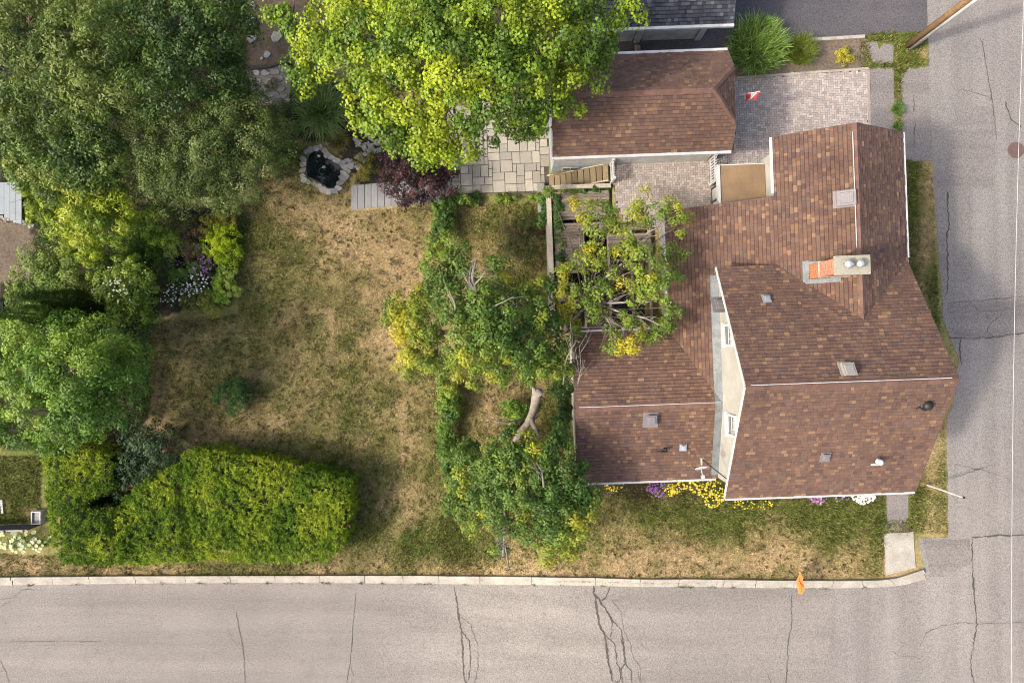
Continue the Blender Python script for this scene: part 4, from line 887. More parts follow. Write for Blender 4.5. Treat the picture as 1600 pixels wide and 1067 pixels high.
def west_edge_things():
    # pale boards of the neighbour's deck
    c = G(8, 318); o = empty('garden_deck', tuple(c), 'pale blue grey board deck at the west edge of the picture', 'deck'); z = c[2] + .45
    x1 = P(34, 320, z)[0]; y0 = P(0, 337, z)[1]; y1 = P(0, 285, z)[1]
    for k in range(11):
        m = MB(); a = x1 - .27 * (k + 1); m.box(a, a + .255, y0 + .02 * k - .12 * (k < 3) * (3 - k), y1, z - .04, z, (.21, .235, .25)); m.build('plank', 'slab', o)
    m = MB(); m.box(x1 - 2.9, x1 - .02, y0 + .4, y0 + .5, z - .46, z - .045, (.3, .3, .3)); m.build('beam', 'slab', o)
    m = MB(); m.box(x1 - 2.9, x1 - .02, y1 - .5, y1 - .4, z - .46, z - .045, (.3, .3, .3)); m.build('beam', 'slab', o)
    r = random.Random(2); st = empty('dry_stone_edge', tuple(G(30, 350)), 'row of dark rough stones below the pale deck', 'stones')
    for k in range(16): q = G(r.uniform(-5, 58), 342 + r.uniform(0, 12)); q = G(-5 + k * 4, 338 + k * .9 + r.uniform(-2, 4)); stone('stone', tuple(q), .15, .12, .2, 900 + k, st, 7)
    p = G(-2, 488); m = MB(); m.box(p[0] - .6, p[0] + .2, p[1] - .5, p[1] + .5, p[2], p[2] + .42); o = m.build('storage_box', 'white'); tag(o, 'white storage box cut off by the west picture edge', 'box')
    m = MB(); m.box(p[0] - .64, p[0] + .23, p[1] - .53, p[1] + .53, p[2] + .42, p[2] + .47); m.build('lid', 'white', o)
    a, b_ = G(3, 780), G(5, 802); m = MB(); m.bar((a[0], a[1], a[2] + .04), (b_[0], b_[1], b_[2] + .04), .1, .04); tag(m.build('white_plank', 'white'), 'short white plank lying on the neighbouring lawn', 'plank')
    p = G(64, 806); o = empty('planter', tuple(p), 'grey rectangular plastic planter against the clipped hedge', 'planter'); x, y, z = p; m = MB()
    for a0, a1, b0, b1 in ((-.22, -.18, -.3, .3), (.18, .22, -.3, .3), (-.18, .18, -.3, -.26), (-.18, .18, .26, .3)): m.box(x + a0, x + a1, y + b0, y + b1, z, z + .36)
    m.build('side', 'white', o); m = MB(); m.box(x - .179, x + .179, y - .259, y + .259, z + .2, z + .28); m.build('base', 'vent', o)
    # low dark fence
    a, b_ = G(-60, 822), G(66, 818); o = empty('board_fence', tuple((a + b_) / 2), 'low dark board fence behind the white hydrangea row', 'fence'); d = (b_ - a); n = 15
    for k in range(n):
        s, e = a + d * (k + .02) / n, a + d * (k + .98) / n; m = MB(); m.box(s[0], e[0], s[1] - .015, s[1] + .015, s[2] + .05, s[2] + .98); m.build('board', surf('fence_dark', (.045, .045, .048), (.06, .058, .06), 4) if k == 0 else bpy.data.materials['fence_dark'], o)
    m = MB(); m.bar(a + np.array([0, -.03, 1.0]), b_ + np.array([0, -.03, 1.0]), .07, .04); m.build('rail', 'vent', o)
    for t_ in (.1, .72, .95): q = a + d * t_; m = MB(); m.box(q[0] - .05, q[0] + .05, q[1] - .09, q[1] - .02, q[2], q[2] + 1.08); m.build('post', 'vent', o)
west_edge_things()

# ------------------------------------------------------------------ planting
def blob_world(px, py, rpx, h, flat=.7):
    s = (CAMH - h) / CAMH / PXM; r_ = rpx * s; return np.array([(px - 800) * s, (533.5 - py) * s, h - flat * r_]), r_, flat * r_
def sph(n, zmin=-.35):
    d = unit(rng.normal(size=(n * 3, 3))); d = d[d[:, 2] > zmin][:n]
    return d if len(d) == n else np.concatenate([d, sph(n - len(d), zmin)])
def clumps_from(blobs, cr, dens, zmin=-.3, shrink=.55):
    """shoots spread evenly over each lobe of the crown, with a looser set inside"""
    C, N, S = [], [], []
    for bl in blobs:
        c, r_, rz = blob_world(*bl); k_ = max(.5, 1 - shrink * cr / r_); r_ *= k_; rz *= k_; n = max(3, int(dens * 1.9 * r_ * r_ / (cr * cr))); d = sph(n * 4, zmin); sc = np.array([r_, r_, rz]); keep = []
        p = d * sc * rng.uniform(.88, 1.08, (len(d), 1))
        for q in range(len(p)):
            if len(keep) >= n: break
            if not keep or ((p[keep] - p[q]) ** 2).sum(1).min() > (cr * .85) ** 2: keep.append(q)
        m = max(2, len(keep) // 2); di = sph(m, -.1); C += [c + p[keep], c + di * sc * rng.uniform(.3, .72, (m, 1))]
        N += [unit(d[keep] * np.array([1, 1, 1.4])), unit(di)]; S += [cr * rng.uniform(.7, 1.25, len(keep)), cr * rng.uniform(.7, 1.1, m)]
    return np.concatenate(C), np.concatenate(N), np.concatenate(S)
def clump_colour(C, pal, patch=.9, seed=1):
    """neighbouring clumps share a tone; every clump and leaf then varies"""
    w = np.array([p[1] for p in pal], float); w = np.cumsum(w / w.sum()); col = np.array([p[0] for p in pal])
    f = fbm(C[:, 0] * patch + C[:, 2] * .5, C[:, 1] * patch, seed, 3); f = np.clip((f - .5) * 2.3 + .5 + rng.normal(0, .14, len(C)), 0, .999)
    return col[np.searchsorted(w, f)] * rng.uniform(.82, 1.18, (len(C), 1))
def leaves_on(C, N, S, col, per, L, W, up=.35, rand=.42, spread=1.0, tuft=False):
    i = np.repeat(np.arange(len(C)), per); n = len(i); d = unit(rng.normal(size=(n, 3)) * .8 + N[i] * .55 + np.array([0, 0, .25])); rad = np.where(rng.random(n) < .8, rng.uniform(.72, 1.06, n), rng.uniform(.2, .72, n))
    lump = .8 + .45 * vnoise(d[:, 0] * 2.2 + C[i][:, 0] * 7, d[:, 1] * 2.2 + C[i][:, 1] * 7, 3)
    pos = C[i] + d * (S[i] * rad * lump * spread)[:, None] * np.array([1, 1, .8])
    nn = unit(d + np.array([0, 0, up]) + rng.normal(size=(n, 3)) * rand)
    cc = col[i] * rng.uniform(.76, 1.24, (n, 1)); k = rng.uniform(.7, 1.25, n); D = None
    if tuft: D = unit(d * np.array([1, 1, .2]) + np.array([0, 0, -.35]) + rng.normal(size=(n, 3)) * .35)
    return leaf_quads(pos, nn, L * k, W * k, D), cc
def rosettes(C, N, S, col, fr=8, pairs=6, L=.09, W=.036):
    """pinnate fronds radiating from each shoot"""
    nC = len(C); nF = nC * fr; ci = np.repeat(np.arange(nC), fr); az = np.tile(np.arange(fr) * 2 * math.pi / fr, nC) + rng.uniform(-.35, .35, nF) + np.repeat(rng.uniform(0, 6.3, nC), fr)
    rad = np.stack([np.cos(az), np.sin(az), np.zeros(nF)], 1); tilt = N[ci]; rad = unit(rad - tilt * (rad * tilt).sum(1, keepdims=True) * .7)
    len_ = S[ci] * rng.uniform(.75, 1.2, nF); up0 = rng.uniform(.15, .6, nF)
    V, CC = [], []; fc = col[ci] * rng.uniform(.8, 1.2, (nF, 1)); side = unit(np.cross(rad, np.array([0, 0, 1.0])))
    for k in range(pairs):
        t_ = (k + .8) / pairs; z = up0 * t_ - 1.0 * t_ * t_ * rng.uniform(.3, .9, nF); axis = C[ci] + rad * (len_ * t_)[:, None] + np.array([0, 0, 1.0]) * (z * len_)[:, None]
        for s in (-1, 1):
            d = unit(side * s + rad * .55 + rng.normal(size=(nF, 3)) * .12); nn = unit(np.array([0, 0, 1.0]) + tilt * .4 + rng.normal(size=(nF, 3)) * .35)
            sc = rng.uniform(.8, 1.2, nF) * (1.1 - .4 * abs(t_ - .5)); V.append(leaf_quads(axis + d * (L * sc * .5)[:, None], nn, L * sc, W * sc, d)); CC.append(fc * rng.uniform(.82, 1.18, (nF, 1)))
    return np.concatenate(V), np.concatenate(CC)
def limbs(root, base, top, targets, r0, mat='bark', seed=0, bend=.25):
    r = random.Random(seed); base = Vector(base); top = Vector(top)
    mid = base.lerp(top, .5) + Vector((r.uniform(-bend, bend), r.uniform(-bend, bend), 0)); m = MB(); m.tube([base - Vector((0, 0, .1)), base + (mid - base) * .15, mid, top], [r0 * 1.5, r0 * 1.1, r0 * .9, r0 * .62], 10); m.build('trunk', mat, root, True)
    for k, q in enumerate(targets):
        q = Vector(q); s = mid.lerp(top, r.uniform(.1, 1)); c = s.lerp(q, .5) + Vector((r.uniform(-.25, .25), r.uniform(-.25, .25), r.uniform(-.1, .35))); m = MB()
        m.tube([s, c, q], [r0 * .42, r0 * .26, r0 * .08], 7)
        for j in range(4):
            t_ = r.uniform(.35, .95); a = s.lerp(c, t_ * 2) if t_ < .5 else c.lerp(q, t_ * 2 - 1); e = a + Vector((r.uniform(-.8, .8), r.uniform(-.8, .8), r.uniform(-.1, .6))); m.tube([a, a.lerp(e, .5) + Vector((r.uniform(-.1, .1), r.uniform(-.1, .1), .08)), e], [r0 * .14, r0 * .09, r0 * .03], 5)
        m.build('branch', mat, root, True)
def tree(name, label, cat, base, blobs, pal, style='leaf', cr=.34, dens=1.0, per=26, L=.13, W=.09, r0=.18, patch=.9, seed=1, mat='leaf', bark='bark', group=None, trunk=True, ntarget=99, toph=None, fr=8, pairs=6, zmin=-.3, up=.35, rand=.42):
    g = G(*base); root = empty(name, tuple(g), label, cat, group)
    C, N, S = clumps_from(blobs, cr, dens, zmin, .3 if style == 'tuft' else .55); k = C[:, 2] > T(C[:, 0], C[:, 1]) + .12; C, N, S = C[k], N[k], S[k]; col = clump_colour(C, pal, patch, seed)
    if style == 'leaf': V, CC = leaves_on(C, N, S, col, per, L, W, up, rand)
    elif style == 'tuft': V, CC = leaves_on(C, N, S, col, per, L, W, up, rand, 1.0, True)
    else: V, CC = rosettes(C, N, S, col, fr, pairs, L, W)
    if trunk:
        W_ = [blob_world(*b_)[0] for b_ in blobs]; cen = np.mean(W_, 0); th = toph if toph is not None else cen[2] - .2
        limbs(root, g, (g[0] + (cen[0] - g[0]) * .6, g[1] + (cen[1] - g[1]) * .6, th), W_[:ntarget], r0, bark, seed)
    link('crown', quad_mesh('crown', V, CC, mat), root); return root

# palettes
MAPLE = [((.085, .150, .014), 20), ((.140, .215, .014), 30), ((.205, .275, .014), 28), ((.265, .325, .016), 18)]
WALNUT = [((.095, .150, .018), 24), ((.14, .195, .020), 28), ((.19, .230, .022), 22), ((.25, .255, .020), 12), ((.32, .28, .020), 4)]
WALNUTY = [((.10, .150, .018), 18), ((.15, .195, .018), 22), ((.21, .225, .018), 22), ((.28, .275, .016), 20), ((.35, .31, .016), 8)]
DARK = [((.034, .070, .011), 30), ((.052, .102, .014), 30), ((.078, .135, .019), 22), ((.11, .165, .027), 10)]
OLIVE = [((.056, .098, .012), 25), ((.085, .142, .016), 30), ((.124, .184, .024), 25), ((.172, .222, .040), 12)]
GREY = [((.068, .106, .018), 25), ((.102, .148, .027), 30), ((.140, .188, .042), 25), ((.188, .225, .065), 12)]
LIME = [((.12, .180, .010), 25), ((.175, .240, .010), 30), ((.235, .295, .014), 28), ((.28, .32, .030), 12)]
BRIGHT = [((.056, .125, .010), 24), ((.083, .166, .013), 32), ((.120, .208, .017), 28), ((.165, .25, .025), 12)]
CEDAR = [((.078, .140, .011), 24), ((.120, .188, .013), 30), ((.165, .230, .016), 28), ((.230, .285, .020), 16)]
dim = lambda pal, k: [(tuple(x * k for x in c), w) for c, w in pal]
OLIVE_TREE, GREY_TREE, DARK_TREE = dim(OLIVE, .74), dim(GREY, .78), dim(DARK, .84)
PURPLE = [((.030, .013, .016), 30), ((.045, .018, .021), 30), ((.020, .010, .013), 20), ((.085, .030, .030), 8)]

# ---- the trees
tree('maple_tree', 'big yellow green maple reaching over the garage roof', 'tree', (735, 55),
     [(472, 35, 34, 5.4), (506, 30, 46, 6.0), (462, 88, 20, 4.6), (447, 45, 15, 4.8), (425, 22, 11, 4.6), (440, 24, 7, 4.6), (560, 40, 62, 7.2), (500, 78, 36, 5.2), (540, 92, 50, 6.2), (470, 118, 22, 4.4), (600, 110, 62, 7.8), (572, 160, 38, 6.0), (610, 190, 40, 6.2), (575, 190, 28, 5.4), (640, 45, 76, 8.8), (655, 150, 58, 7.6), (670, 210, 46, 6.4), (640, 215, 34, 5.6), (715, 55, 74, 9.2), (715, 140, 58, 8.0), (715, 215, 38, 6.2),
      (690, 245, 28, 5.0), (745, 205, 34, 5.8), (770, 110, 60, 8.4), (790, 35, 70, 9.0), (805, 165, 44, 6.8), (835, 95, 56, 7.8), (860, 30, 64, 8.4), (845, 165, 34, 5.8), (805, 196, 20, 4.8), (835, 200, 15, 4.2), (880, 120, 52, 6.8), (905, 70, 52, 7.4), (925, 25, 56, 7.4), (885, 160, 30, 5.4), (930, 110, 30, 5.8), (940, 60, 32, 6.2), (975, 10, 40, 6.6), (760, -20, 80, 8.5), (600, -20, 70, 7.5), (680, -20, 70, 8.5), (850, -25, 60, 8), (540, -15, 45, 6.4)],
     MAPLE, 'leaf', cr=.40, dens=1.15, per=105, L=.115, W=.095, r0=.28, patch=.95, seed=4, ntarget=30, toph=4.5)
tree('walnut_tree', 'sparse leafed tree with pale limbs spreading over the old deck', 'tree', (880, 518),
     [(905, 330, 22, 4.4), (925, 355, 22, 4.6), (950, 325, 20, 4.0), (1000, 312, 22, 4.4), (1005, 340, 18, 4.2), (1045, 335, 26, 4.8), (1062, 348, 20, 4.6), (975, 372, 26, 4.8), (915, 395, 24, 4.4), (935, 420, 30, 5.0), (1010, 410, 34, 5.2), (985, 395, 22, 4.8), (1045, 425, 24, 5.0), (1030, 450, 32, 5.2), (1045, 480, 26, 4.8), (1000, 450, 26, 4.8), (890, 450, 24, 4.6), (905, 470, 22, 4.4), (930, 485, 16, 4.2), (985, 500, 16, 4.4), (1040, 510, 14, 4.4), (995, 535, 22, 4.6), (965, 540, 14, 4.2), (1012, 525, 14, 4.2), (885, 420, 18, 4.2), (880, 480, 18, 4.0), (955, 350, 16, 4.2), (1055, 400, 18, 4.4), (860, 300, 4, 1), (945, 450, 16, 4.4), (880, 500, 10, 3.6), (900, 512, 10, 3.4), (955, 512, 9, 3.6)],
     WALNUT, 'tuft', cr=.30, dens=.85, per=90, L=.12, W=.06, r0=.11, patch=.9, seed=6, bark='bark', toph=2.6, fr=8, pairs=6)
tree('walnut_tree', 'leafy dark green tree between the lawn and the retaining wall', 'tree', (790, 500),
     [(690, 420, 34, 5.0), (680, 385, 22, 4.2), (705, 395, 26, 4.8), (690, 455, 30, 5.2), (715, 500, 34, 5.8), (735, 585, 24, 4.6), (745, 530, 42, 6.2), (755, 475, 36, 6.0), (725, 425, 20, 5.0), (780, 510, 40, 6.2), (790, 550, 38, 5.6), (775, 585, 22, 4.4), (790, 450, 26, 5.2), (820, 490, 34, 5.4), (830, 535, 36, 5.4), (850, 570, 30, 4.6), (835, 445, 20, 4.6), (850, 505, 24, 4.6), (870, 545, 24, 4.4), (820, 580, 22, 4.2), (855, 450, 14, 4.4), (770, 420, 18, 4.6), (880, 575, 18, 3.8), (870, 600, 16, 3.2), (720, 555, 26, 5.0)],
     [((.060, .115, .014), 30), ((.090, .150, .018), 28), ((.13, .185, .020), 22), ((.18, .22, .020), 11), ((.24, .25, .018), 3)], 'tuft', cr=.34, dens=1.25, per=120, L=.125, W=.065, r0=.15, patch=.9, seed=14, bark='bark', toph=2.8)
tree('walnut_tree', 'yellowing tree at the east side of the brown lawn', 'tree', (690, 520),
     [(640, 475, 28, 3.6), (625, 505, 28, 3.4), (660, 545, 34, 4.0), (640, 570, 22, 3.2), (665, 500, 34, 4.4), (690, 590, 20, 3.6), (680, 560, 26, 4.0), (615, 478, 12, 2.8), (645, 520, 30, 4.0), (605, 495, 10, 2.6), (655, 460, 16, 3.4)],
     WALNUTY, 'tuft', cr=.31, dens=1.2, per=110, L=.11, W=.055, r0=.10, patch=.8, seed=15, bark='bark', toph=1.6)
tree('walnut_tree', 'green tree beside the kerb with a thick leaning hollow trunk', 'tree', (815, 700),
     [(725, 730, 30, 3.6), (710, 770, 24, 3.0), (720, 800, 26, 2.6), (755, 770, 34, 4.0), (760, 720, 30, 4.2), (790, 740, 38, 4.8), (745, 815, 26, 2.8), (790, 800, 36, 4.4), (830, 720, 36, 5.0), (830, 770, 42, 5.4), (865, 720, 34, 4.8), (870, 770, 42, 5.4), (880, 820, 38, 4.6), (850, 840, 34, 4.0), (900, 790, 36, 4.8), (925, 790, 24, 4.2), (895, 850, 28, 3.4), (860, 868, 18, 2.8), (880, 690, 22, 4.0), (800, 690, 22, 4.2), (780, 860, 12, 1.8), (725, 700, 20, 2.6), (815, 830, 26, 3.8), (905, 740, 22, 4.2)],
     [((.055, .110, .016), 30), ((.085, .145, .020), 30), ((.13, .185, .022), 22), ((.19, .222, .020), 12), ((.25, .255, .02), 3)], 'tuft', cr=.34, dens=1.25, per=120, L=.125, W=.065, r0=.15, patch=.7, seed=24, bark='bark', toph=1.5)
def bare(tree_obj, pts, r0, seed=0, twigs=3, name='bare_branch'):
    """pts (px,py,height): a leafless limb"""
    r = random.Random(seed); w = [Vector(P(*p)) for p in pts]; n = len(w); m = MB(); m.tube(w, [r0 * (1 - .72 * i / max(1, n - 1)) for i in range(n)], 8)
    for k in range(twigs):
        i = r.randrange(0, n - 1); a = w[i].lerp(w[i + 1], r.random()); d = (w[-1] - w[0]).normalized(); e = a + d * r.uniform(.3, .9) + Vector((r.uniform(-.6, .6), r.uniform(-.6, .6), r.uniform(-.1, .4))); q = a.lerp(e, .5) + Vector((r.uniform(-.08, .08), r.uniform(-.08, .08), .05))
        m.tube([a, q, e], [r0 * .38, r0 * .25, r0 * .08], 5)
        for _ in range(2): f = q + Vector((r.uniform(-.35, .35), r.uniform(-.35, .35), r.uniform(0, .2))); m.tube([q, f], [r0 * .18, r0 * .05], 4)
    m.build(name, 'deadbark', tree_obj, True)
tA, tB, tC = bpy.data.objects['walnut_tree'], bpy.data.objects['walnut_tree.001'], bpy.data.objects['walnut_tree.003']
for i, (p, r0, tw) in enumerate([([(884, 512, .2), (893, 490, 1.6), (905, 468, 2.8), (925, 452, 3.6), (945, 435, 4.2), (972, 412, 4.6)], .15, 3), ([(922, 455, 3.5), (950, 440, 4.0), (985, 425, 4.4)], .07, 4), ([(912, 470, 3.0), (945, 474, 3.6), (985, 472, 4.2), (1025, 468, 4.4)], .07, 5), ([(935, 475, 3.4), (975, 490, 4.0), (1010, 498, 4.4), (1040, 512, 4.6)], .05, 6), ([(938, 478, 3.5), (950, 500, 3.9), (955, 512, 4)], .04, 5),
        ([(925, 478, 3.4), (960, 505, 4), (985, 518, 4.2)], .04, 5), ([(1000, 375, 4.2), (1015, 362, 4.5), (1035, 352, 4.7)], .045, 3), ([(928, 393, 3.6), (933, 372, 4), (928, 352, 4.2)], .035, 6), ([(935, 375, 4), (942, 362, 4.2)], .025, 4)]): bare(tA, p, r0, 60 + i, tw)
for i, (p, r0, tw) in enumerate([([(742, 482, 5.0), (743, 455, 5.8), (737, 432, 6.2), (745, 405, 6.4)], .11, 2), ([(743, 455, 5.8), (733, 440, 6.2), (736, 415, 6.3)], .06, 2), ([(713, 500, 5.2), (711, 475, 5.7), (702, 455, 6.0)], .06, 2), ([(765, 482, 5.9), (790, 470, 6.2), (805, 462, 6.3)], .025, 3), ([(745, 432, 6.1), (780, 432, 6.3)], .02, 3), ([(897, 565, 3.9), (893, 545, 4.4), (905, 525, 4.6)], .03, 5), ([(880, 600, 3.6), (885, 560, 4.4), (900, 530, 4.8)], .03, 3)]): bare(tB, p, r0, 80 + i, tw)
for i, (p, r0, tw) in enumerate([([(786, 868, 2.2), (788, 835, 3.2), (788, 800, 4.4)], .05, 3), ([(795, 888, 1.5), (791, 862, 2.6), (788, 840, 3.4)], .045, 10), ([(815, 655, 3.0), (790, 660, 3.4), (772, 657, 3.6), (757, 655, 3.7)], .04, 1), ([(903, 600, 4.2), (908, 575, 4.4), (905, 540, 4.8)], .025, 8), ([(850, 760, 5.2), (846, 735, 5.5), (838, 722, 5.7)], .05, 2)]): bare(tC, p, r0, 100 + i, tw)
# the thick leaning trunk with its hollow stub
m = MB(); w = [Vector(P(*p)) for p in [(803, 694, -1.2), (812, 676, .2), (824, 662, 1.4), (832, 645, 2.4), (836, 630, 3.2), (838, 620, 3.8), (843, 612, 4.2)]]; m.tube(w, [.15, .15, .14, .155, .17, .19, .15], 14); m.build('stem', 'deadbark', tC, True)
m = MB(); w = [Vector(P(*p)) for p in [(836, 628, 3.3), (835, 616, 3.8), (834, 606, 4.1)]]; m.tube(w, [.12, .10, .07], 10); m.build('stub', 'deadbark', tC, True)
m = MB(); w = [Vector(P(*p)) for p in [(832, 650, 2.2), (832, 662, 2.5), (838, 672, 2.8), (842, 684, 3.2)]]; m.tube(w, [.12, .10, .08, .05], 10); m.build('fork', 'deadbark', tC, True)
m = MB(); w = [Vector(P(843.5, 619.5, 4.0)) + Vector((0, 0, .05)), Vector(P(844, 619, 4.15)) + Vector((0, 0, .06))]; m.tube(w, [.075, .06], 10); m.build('knot_hollow', 'ventblack', tC, True)  # solid black plug; its colour paints the shade inside the hollow

# trees and large shrubs of the west garden
tree('conifer_tree', 'tall olive green tree filling the far top corner', 'tree', (60, 60), [(-30, 10, 60, 4.0), (-35, 90, 60, 4.0), (-30, 170, 55, 3.4), (60, -25, 60, 4.5), (150, -20, 60, 4.5), (25, 30, 70, 5.0), (100, 25, 75, 6.0), (60, 100, 75, 5.6), (130, 110, 70, 5.8), (20, 160, 55, 4.4), (90, 170, 60, 4.6), (150, 185, 45, 3.8), (165, 50, 60, 5.2)], OLIVE_TREE, 'leaf', cr=.46, dens=1.0, per=130, L=.16, W=.055, r0=.25, seed=31, patch=.8)
tree('broadleaf_tree', 'dark green tree beside the stepping stone path', 'tree', (270, 70), [(230, -25, 55, 4.0), (320, -20, 55, 3.6), (210, 30, 60, 5.0), (270, 30, 70, 5.6), (330, 50, 55, 4.4), (240, 95, 65, 5.4), (310, 110, 60, 4.6), (350, 20, 45, 3.6), (345, 135, 40, 3.0), (365, 85, 30, 2.4), (200, 140, 45, 4.4), (370, 150, 30, 2.2), (380, 30, 16, 1.6)], DARK_TREE, 'leaf', cr=.44, dens=1.0, per=115, L=.14, W=.07, r0=.22, seed=32, patch=.7)
tree('crab_apple_tree', 'grey green small leaved tree near the pond', 'tree', (330, 230), [(240, 200, 55, 3.8), (300, 190, 60, 4.4), (360, 200, 60, 4.2), (410, 215, 45, 3.2), (250, 255, 55, 3.8), (310, 255, 62, 4.4), (370, 260, 55, 3.6), (300, 300, 40, 2.6), (250, 300, 35, 2.4), (420, 190, 35, 2.6), (350, 295, 35, 2.2), (215, 235, 35, 3.0), (385, 165, 40, 2.8)], GREY_TREE, 'leaf', cr=.38, dens=1.1, per=150, L=.085, W=.05, r0=.17, seed=33, patch=1.1)
tree('broadleaf_tree', 'mid green tree below the olive tree at the west edge', 'tree', (70, 255), [(-25, 230, 40, 3.0), (20, 225, 45, 3.6), (70, 225, 50, 4.0), (125, 230, 50, 3.8), (30, 265, 40, 3.2), (80, 270, 45, 3.4), (165, 245, 35, 3.0), (160, 275, 30, 2.4), (120, 270, 40, 3.0)], [((.055, .10, .018), 25), ((.085, .140, .022), 30), ((.125, .175, .028), 25), ((.17, .20, .032), 12)], 'leaf', cr=.38, dens=1.25, per=95, L=.13, W=.07, r0=.16, seed=34)
tree('cypress_shrub', 'lime green feathery shrub beside the pale deck', 'shrub', (110, 335), [(55, 300, 38, 2.2), (95, 310, 48, 2.8), (140, 330, 48, 2.8), (170, 350, 36, 2.0), (60, 335, 28, 1.6), (105, 355, 40, 2.2), (130, 385, 30, 1.6), (30, 285, 26, 1.8), (150, 300, 34, 2.2), (170, 300, 25, 1.8), (95, 385, 20, 1.1)], LIME, 'leaf', cr=.34, dens=1.2, per=110, L=.17, W=.045, r0=.10, seed=35, patch=1.2)
tree('broadleaf_tree', 'bright green tree left of the brown lawn', 'tree', (95, 610), [(-25, 540, 40, 2.4), (-30, 600, 45, 3.0), (-25, 660, 40, 2.6), (30, 530, 45, 3.2), (80, 525, 45, 3.4), (130, 530, 42, 3.2), (35, 585, 52, 4.0), (95, 580, 60, 4.6), (155, 570, 50, 3.8), (40, 640, 50, 3.6), (100, 645, 52, 4.0), (150, 640, 40, 3.2), (180, 600, 35, 2.8), (195, 570, 28, 2.2), (60, 690, 32, 2.4), (120, 685, 30, 2.4), (10, 690, 30, 2.2), (165, 665, 24, 2.0), (205, 545, 20, 1.4), (20, 500, 28, 2.0)], BRIGHT, 'leaf', cr=.40, dens=1.25, per=120, L=.14, W=.06, r0=.2, seed=36, patch=.9)
tree('lilac_shrub', 'mid green shrub behind the two conical cedars', 'shrub', (75, 430), [(50, 405, 30, 1.2), (82, 415, 34, 1.4), (25, 440, 26, .8), (60, 442, 32, 1.2), (98, 438, 26, 1.0), (20, 470, 24, .6), (45, 478, 24, .5), (18, 500, 22, .4), (110, 400, 22, .8)], [((.085, .14, .018), 25), ((.125, .185, .024), 30), ((.165, .225, .034), 25), ((.21, .25, .05), 10)], 'leaf', cr=.28, dens=1.25, per=85, L=.10, W=.06, r0=.06, seed=37)
tree('hydrangea_bush', 'broad green bush flecked with small white flower heads', 'shrub', (175, 455), [(150, 428, 30, 1.0), (182, 422, 32, 1.2), (208, 438, 28, 1.0), (168, 452, 34, 1.3), (208, 466, 28, .9), (188, 482, 28, .7), (216, 492, 24, .3), (132, 438, 20, .6)], [((.105, .165, .016), 25), ((.150, .215, .020), 30), ((.20, .26, .035), 25)], 'leaf', cr=.27, dens=1.3, per=85, L=.10, W=.07, r0=.05, seed=38)
tree('broadleaf_shrub', 'blue green shrub between the cedars and lawn', 'shrub', (195, 510), [(185, 500, 28, .2), (205, 515, 26, .0), (190, 535, 26, .2), (165, 520, 22, .0), (215, 535, 18, -.6)], [((.05, .10, .028), 30), ((.075, .135, .038), 30), ((.11, .17, .05), 20)], 'leaf', cr=.27, dens=1.2, per=75, L=.09, W=.06, r0=.05, seed=39)
tree('barberry_shrub', 'small dark red shrub at the west edge of the brown lawn', 'shrub', (212, 537), [(210, 535, 15, -1.0), (218, 545, 12, -1.2)], [((.050, .020, .016), 30), ((.075, .032, .020), 25), ((.06, .05, .02), 10)], 'leaf', cr=.17, dens=1.2, per=70, L=.06, W=.04, r0=.03, seed=40)
tree('low_shrub', 'dark green low shrub at the rounded lawn corner', 'shrub', (215, 630), [(213, 632, 17, -.9), (222, 615, 14, -1.2), (205, 650, 16, -1.0), (220, 600, 10, -1.4), (225, 580, 9, -1.4)], DARK, 'leaf', cr=.2, dens=1.2, per=75, L=.08, W=.05, r0=.03, seed=41)
tree('rhododendron_bush', 'round dark green bush tucked behind the clipped hedges', 'shrub', (220, 705), [(205, 690, 28, .0), (235, 690, 30, .1), (225, 715, 34, .3), (250, 710, 24, -.2), (200, 720, 26, .0), (190, 745, 24, -.2), (215, 750, 24, -.4), (180, 770, 18, -.7)], [((.022, .050, .016), 30), ((.035, .072, .022), 30), ((.055, .095, .035), 20), ((.09, .12, .06), 8), ((.10, .06, .03), 3)], 'leaf', cr=.26, dens=1.3, per=50, L=.10, W=.06, r0=.06, seed=42)
tree('round_bush', 'single small round bush standing alone on the lawn', 'shrub', (361, 624), [(347, 610, 17, -.85), (368, 608, 17, -.85), (376, 624, 17, -.9), (360, 634, 18, -.95), (345, 626, 16, -1.0), (361, 619, 22, -.75)], [((.030, .070, .016), 30), ((.046, .092, .022), 25), ((.075, .115, .036), 15), ((.09, .05, .04), 4)], 'leaf', cr=.18, dens=1.5, per=90, L=.065, W=.042, r0=.03, seed=43, mat='leafmatte')
tree('dry_shrub', 'dull grey brown shrub by the retaining wall', 'shrub', (812, 368), [(800, 350, 22, -.9), (825, 352, 22, -.8), (812, 372, 28, -.7), (790, 372, 18, -1.0), (832, 378, 20, -.9), (812, 395, 20, -1.0), (838, 400, 16, -1.0)], [((.030, .038, .014), 30), ((.050, .052, .022), 30), ((.080, .068, .035), 20), ((.045, .06, .018), 15)], 'leaf', cr=.22, dens=1.2, per=75, L=.06, W=.035, r0=.04, seed=44, mat='leafmatte')
tree('smoke_bush', 'dark purple leaved bush beside the patio', 'shrub', (640, 262), [(610, 240, 24, .2), (640, 250, 34, .6), (620, 275, 30, .4), (655, 280, 30, .4), (680, 265, 26, .1), (690, 285, 22, -.2), (640, 300, 20, -.2), (605, 215, 16, -.2), (632, 312, 12, -.8), (700, 270, 16, -.2), (655, 300, 18, -.5)], PURPLE, 'leaf', cr=.27, dens=1.15, per=75, L=.10, W=.055, r0=.07, seed=45)
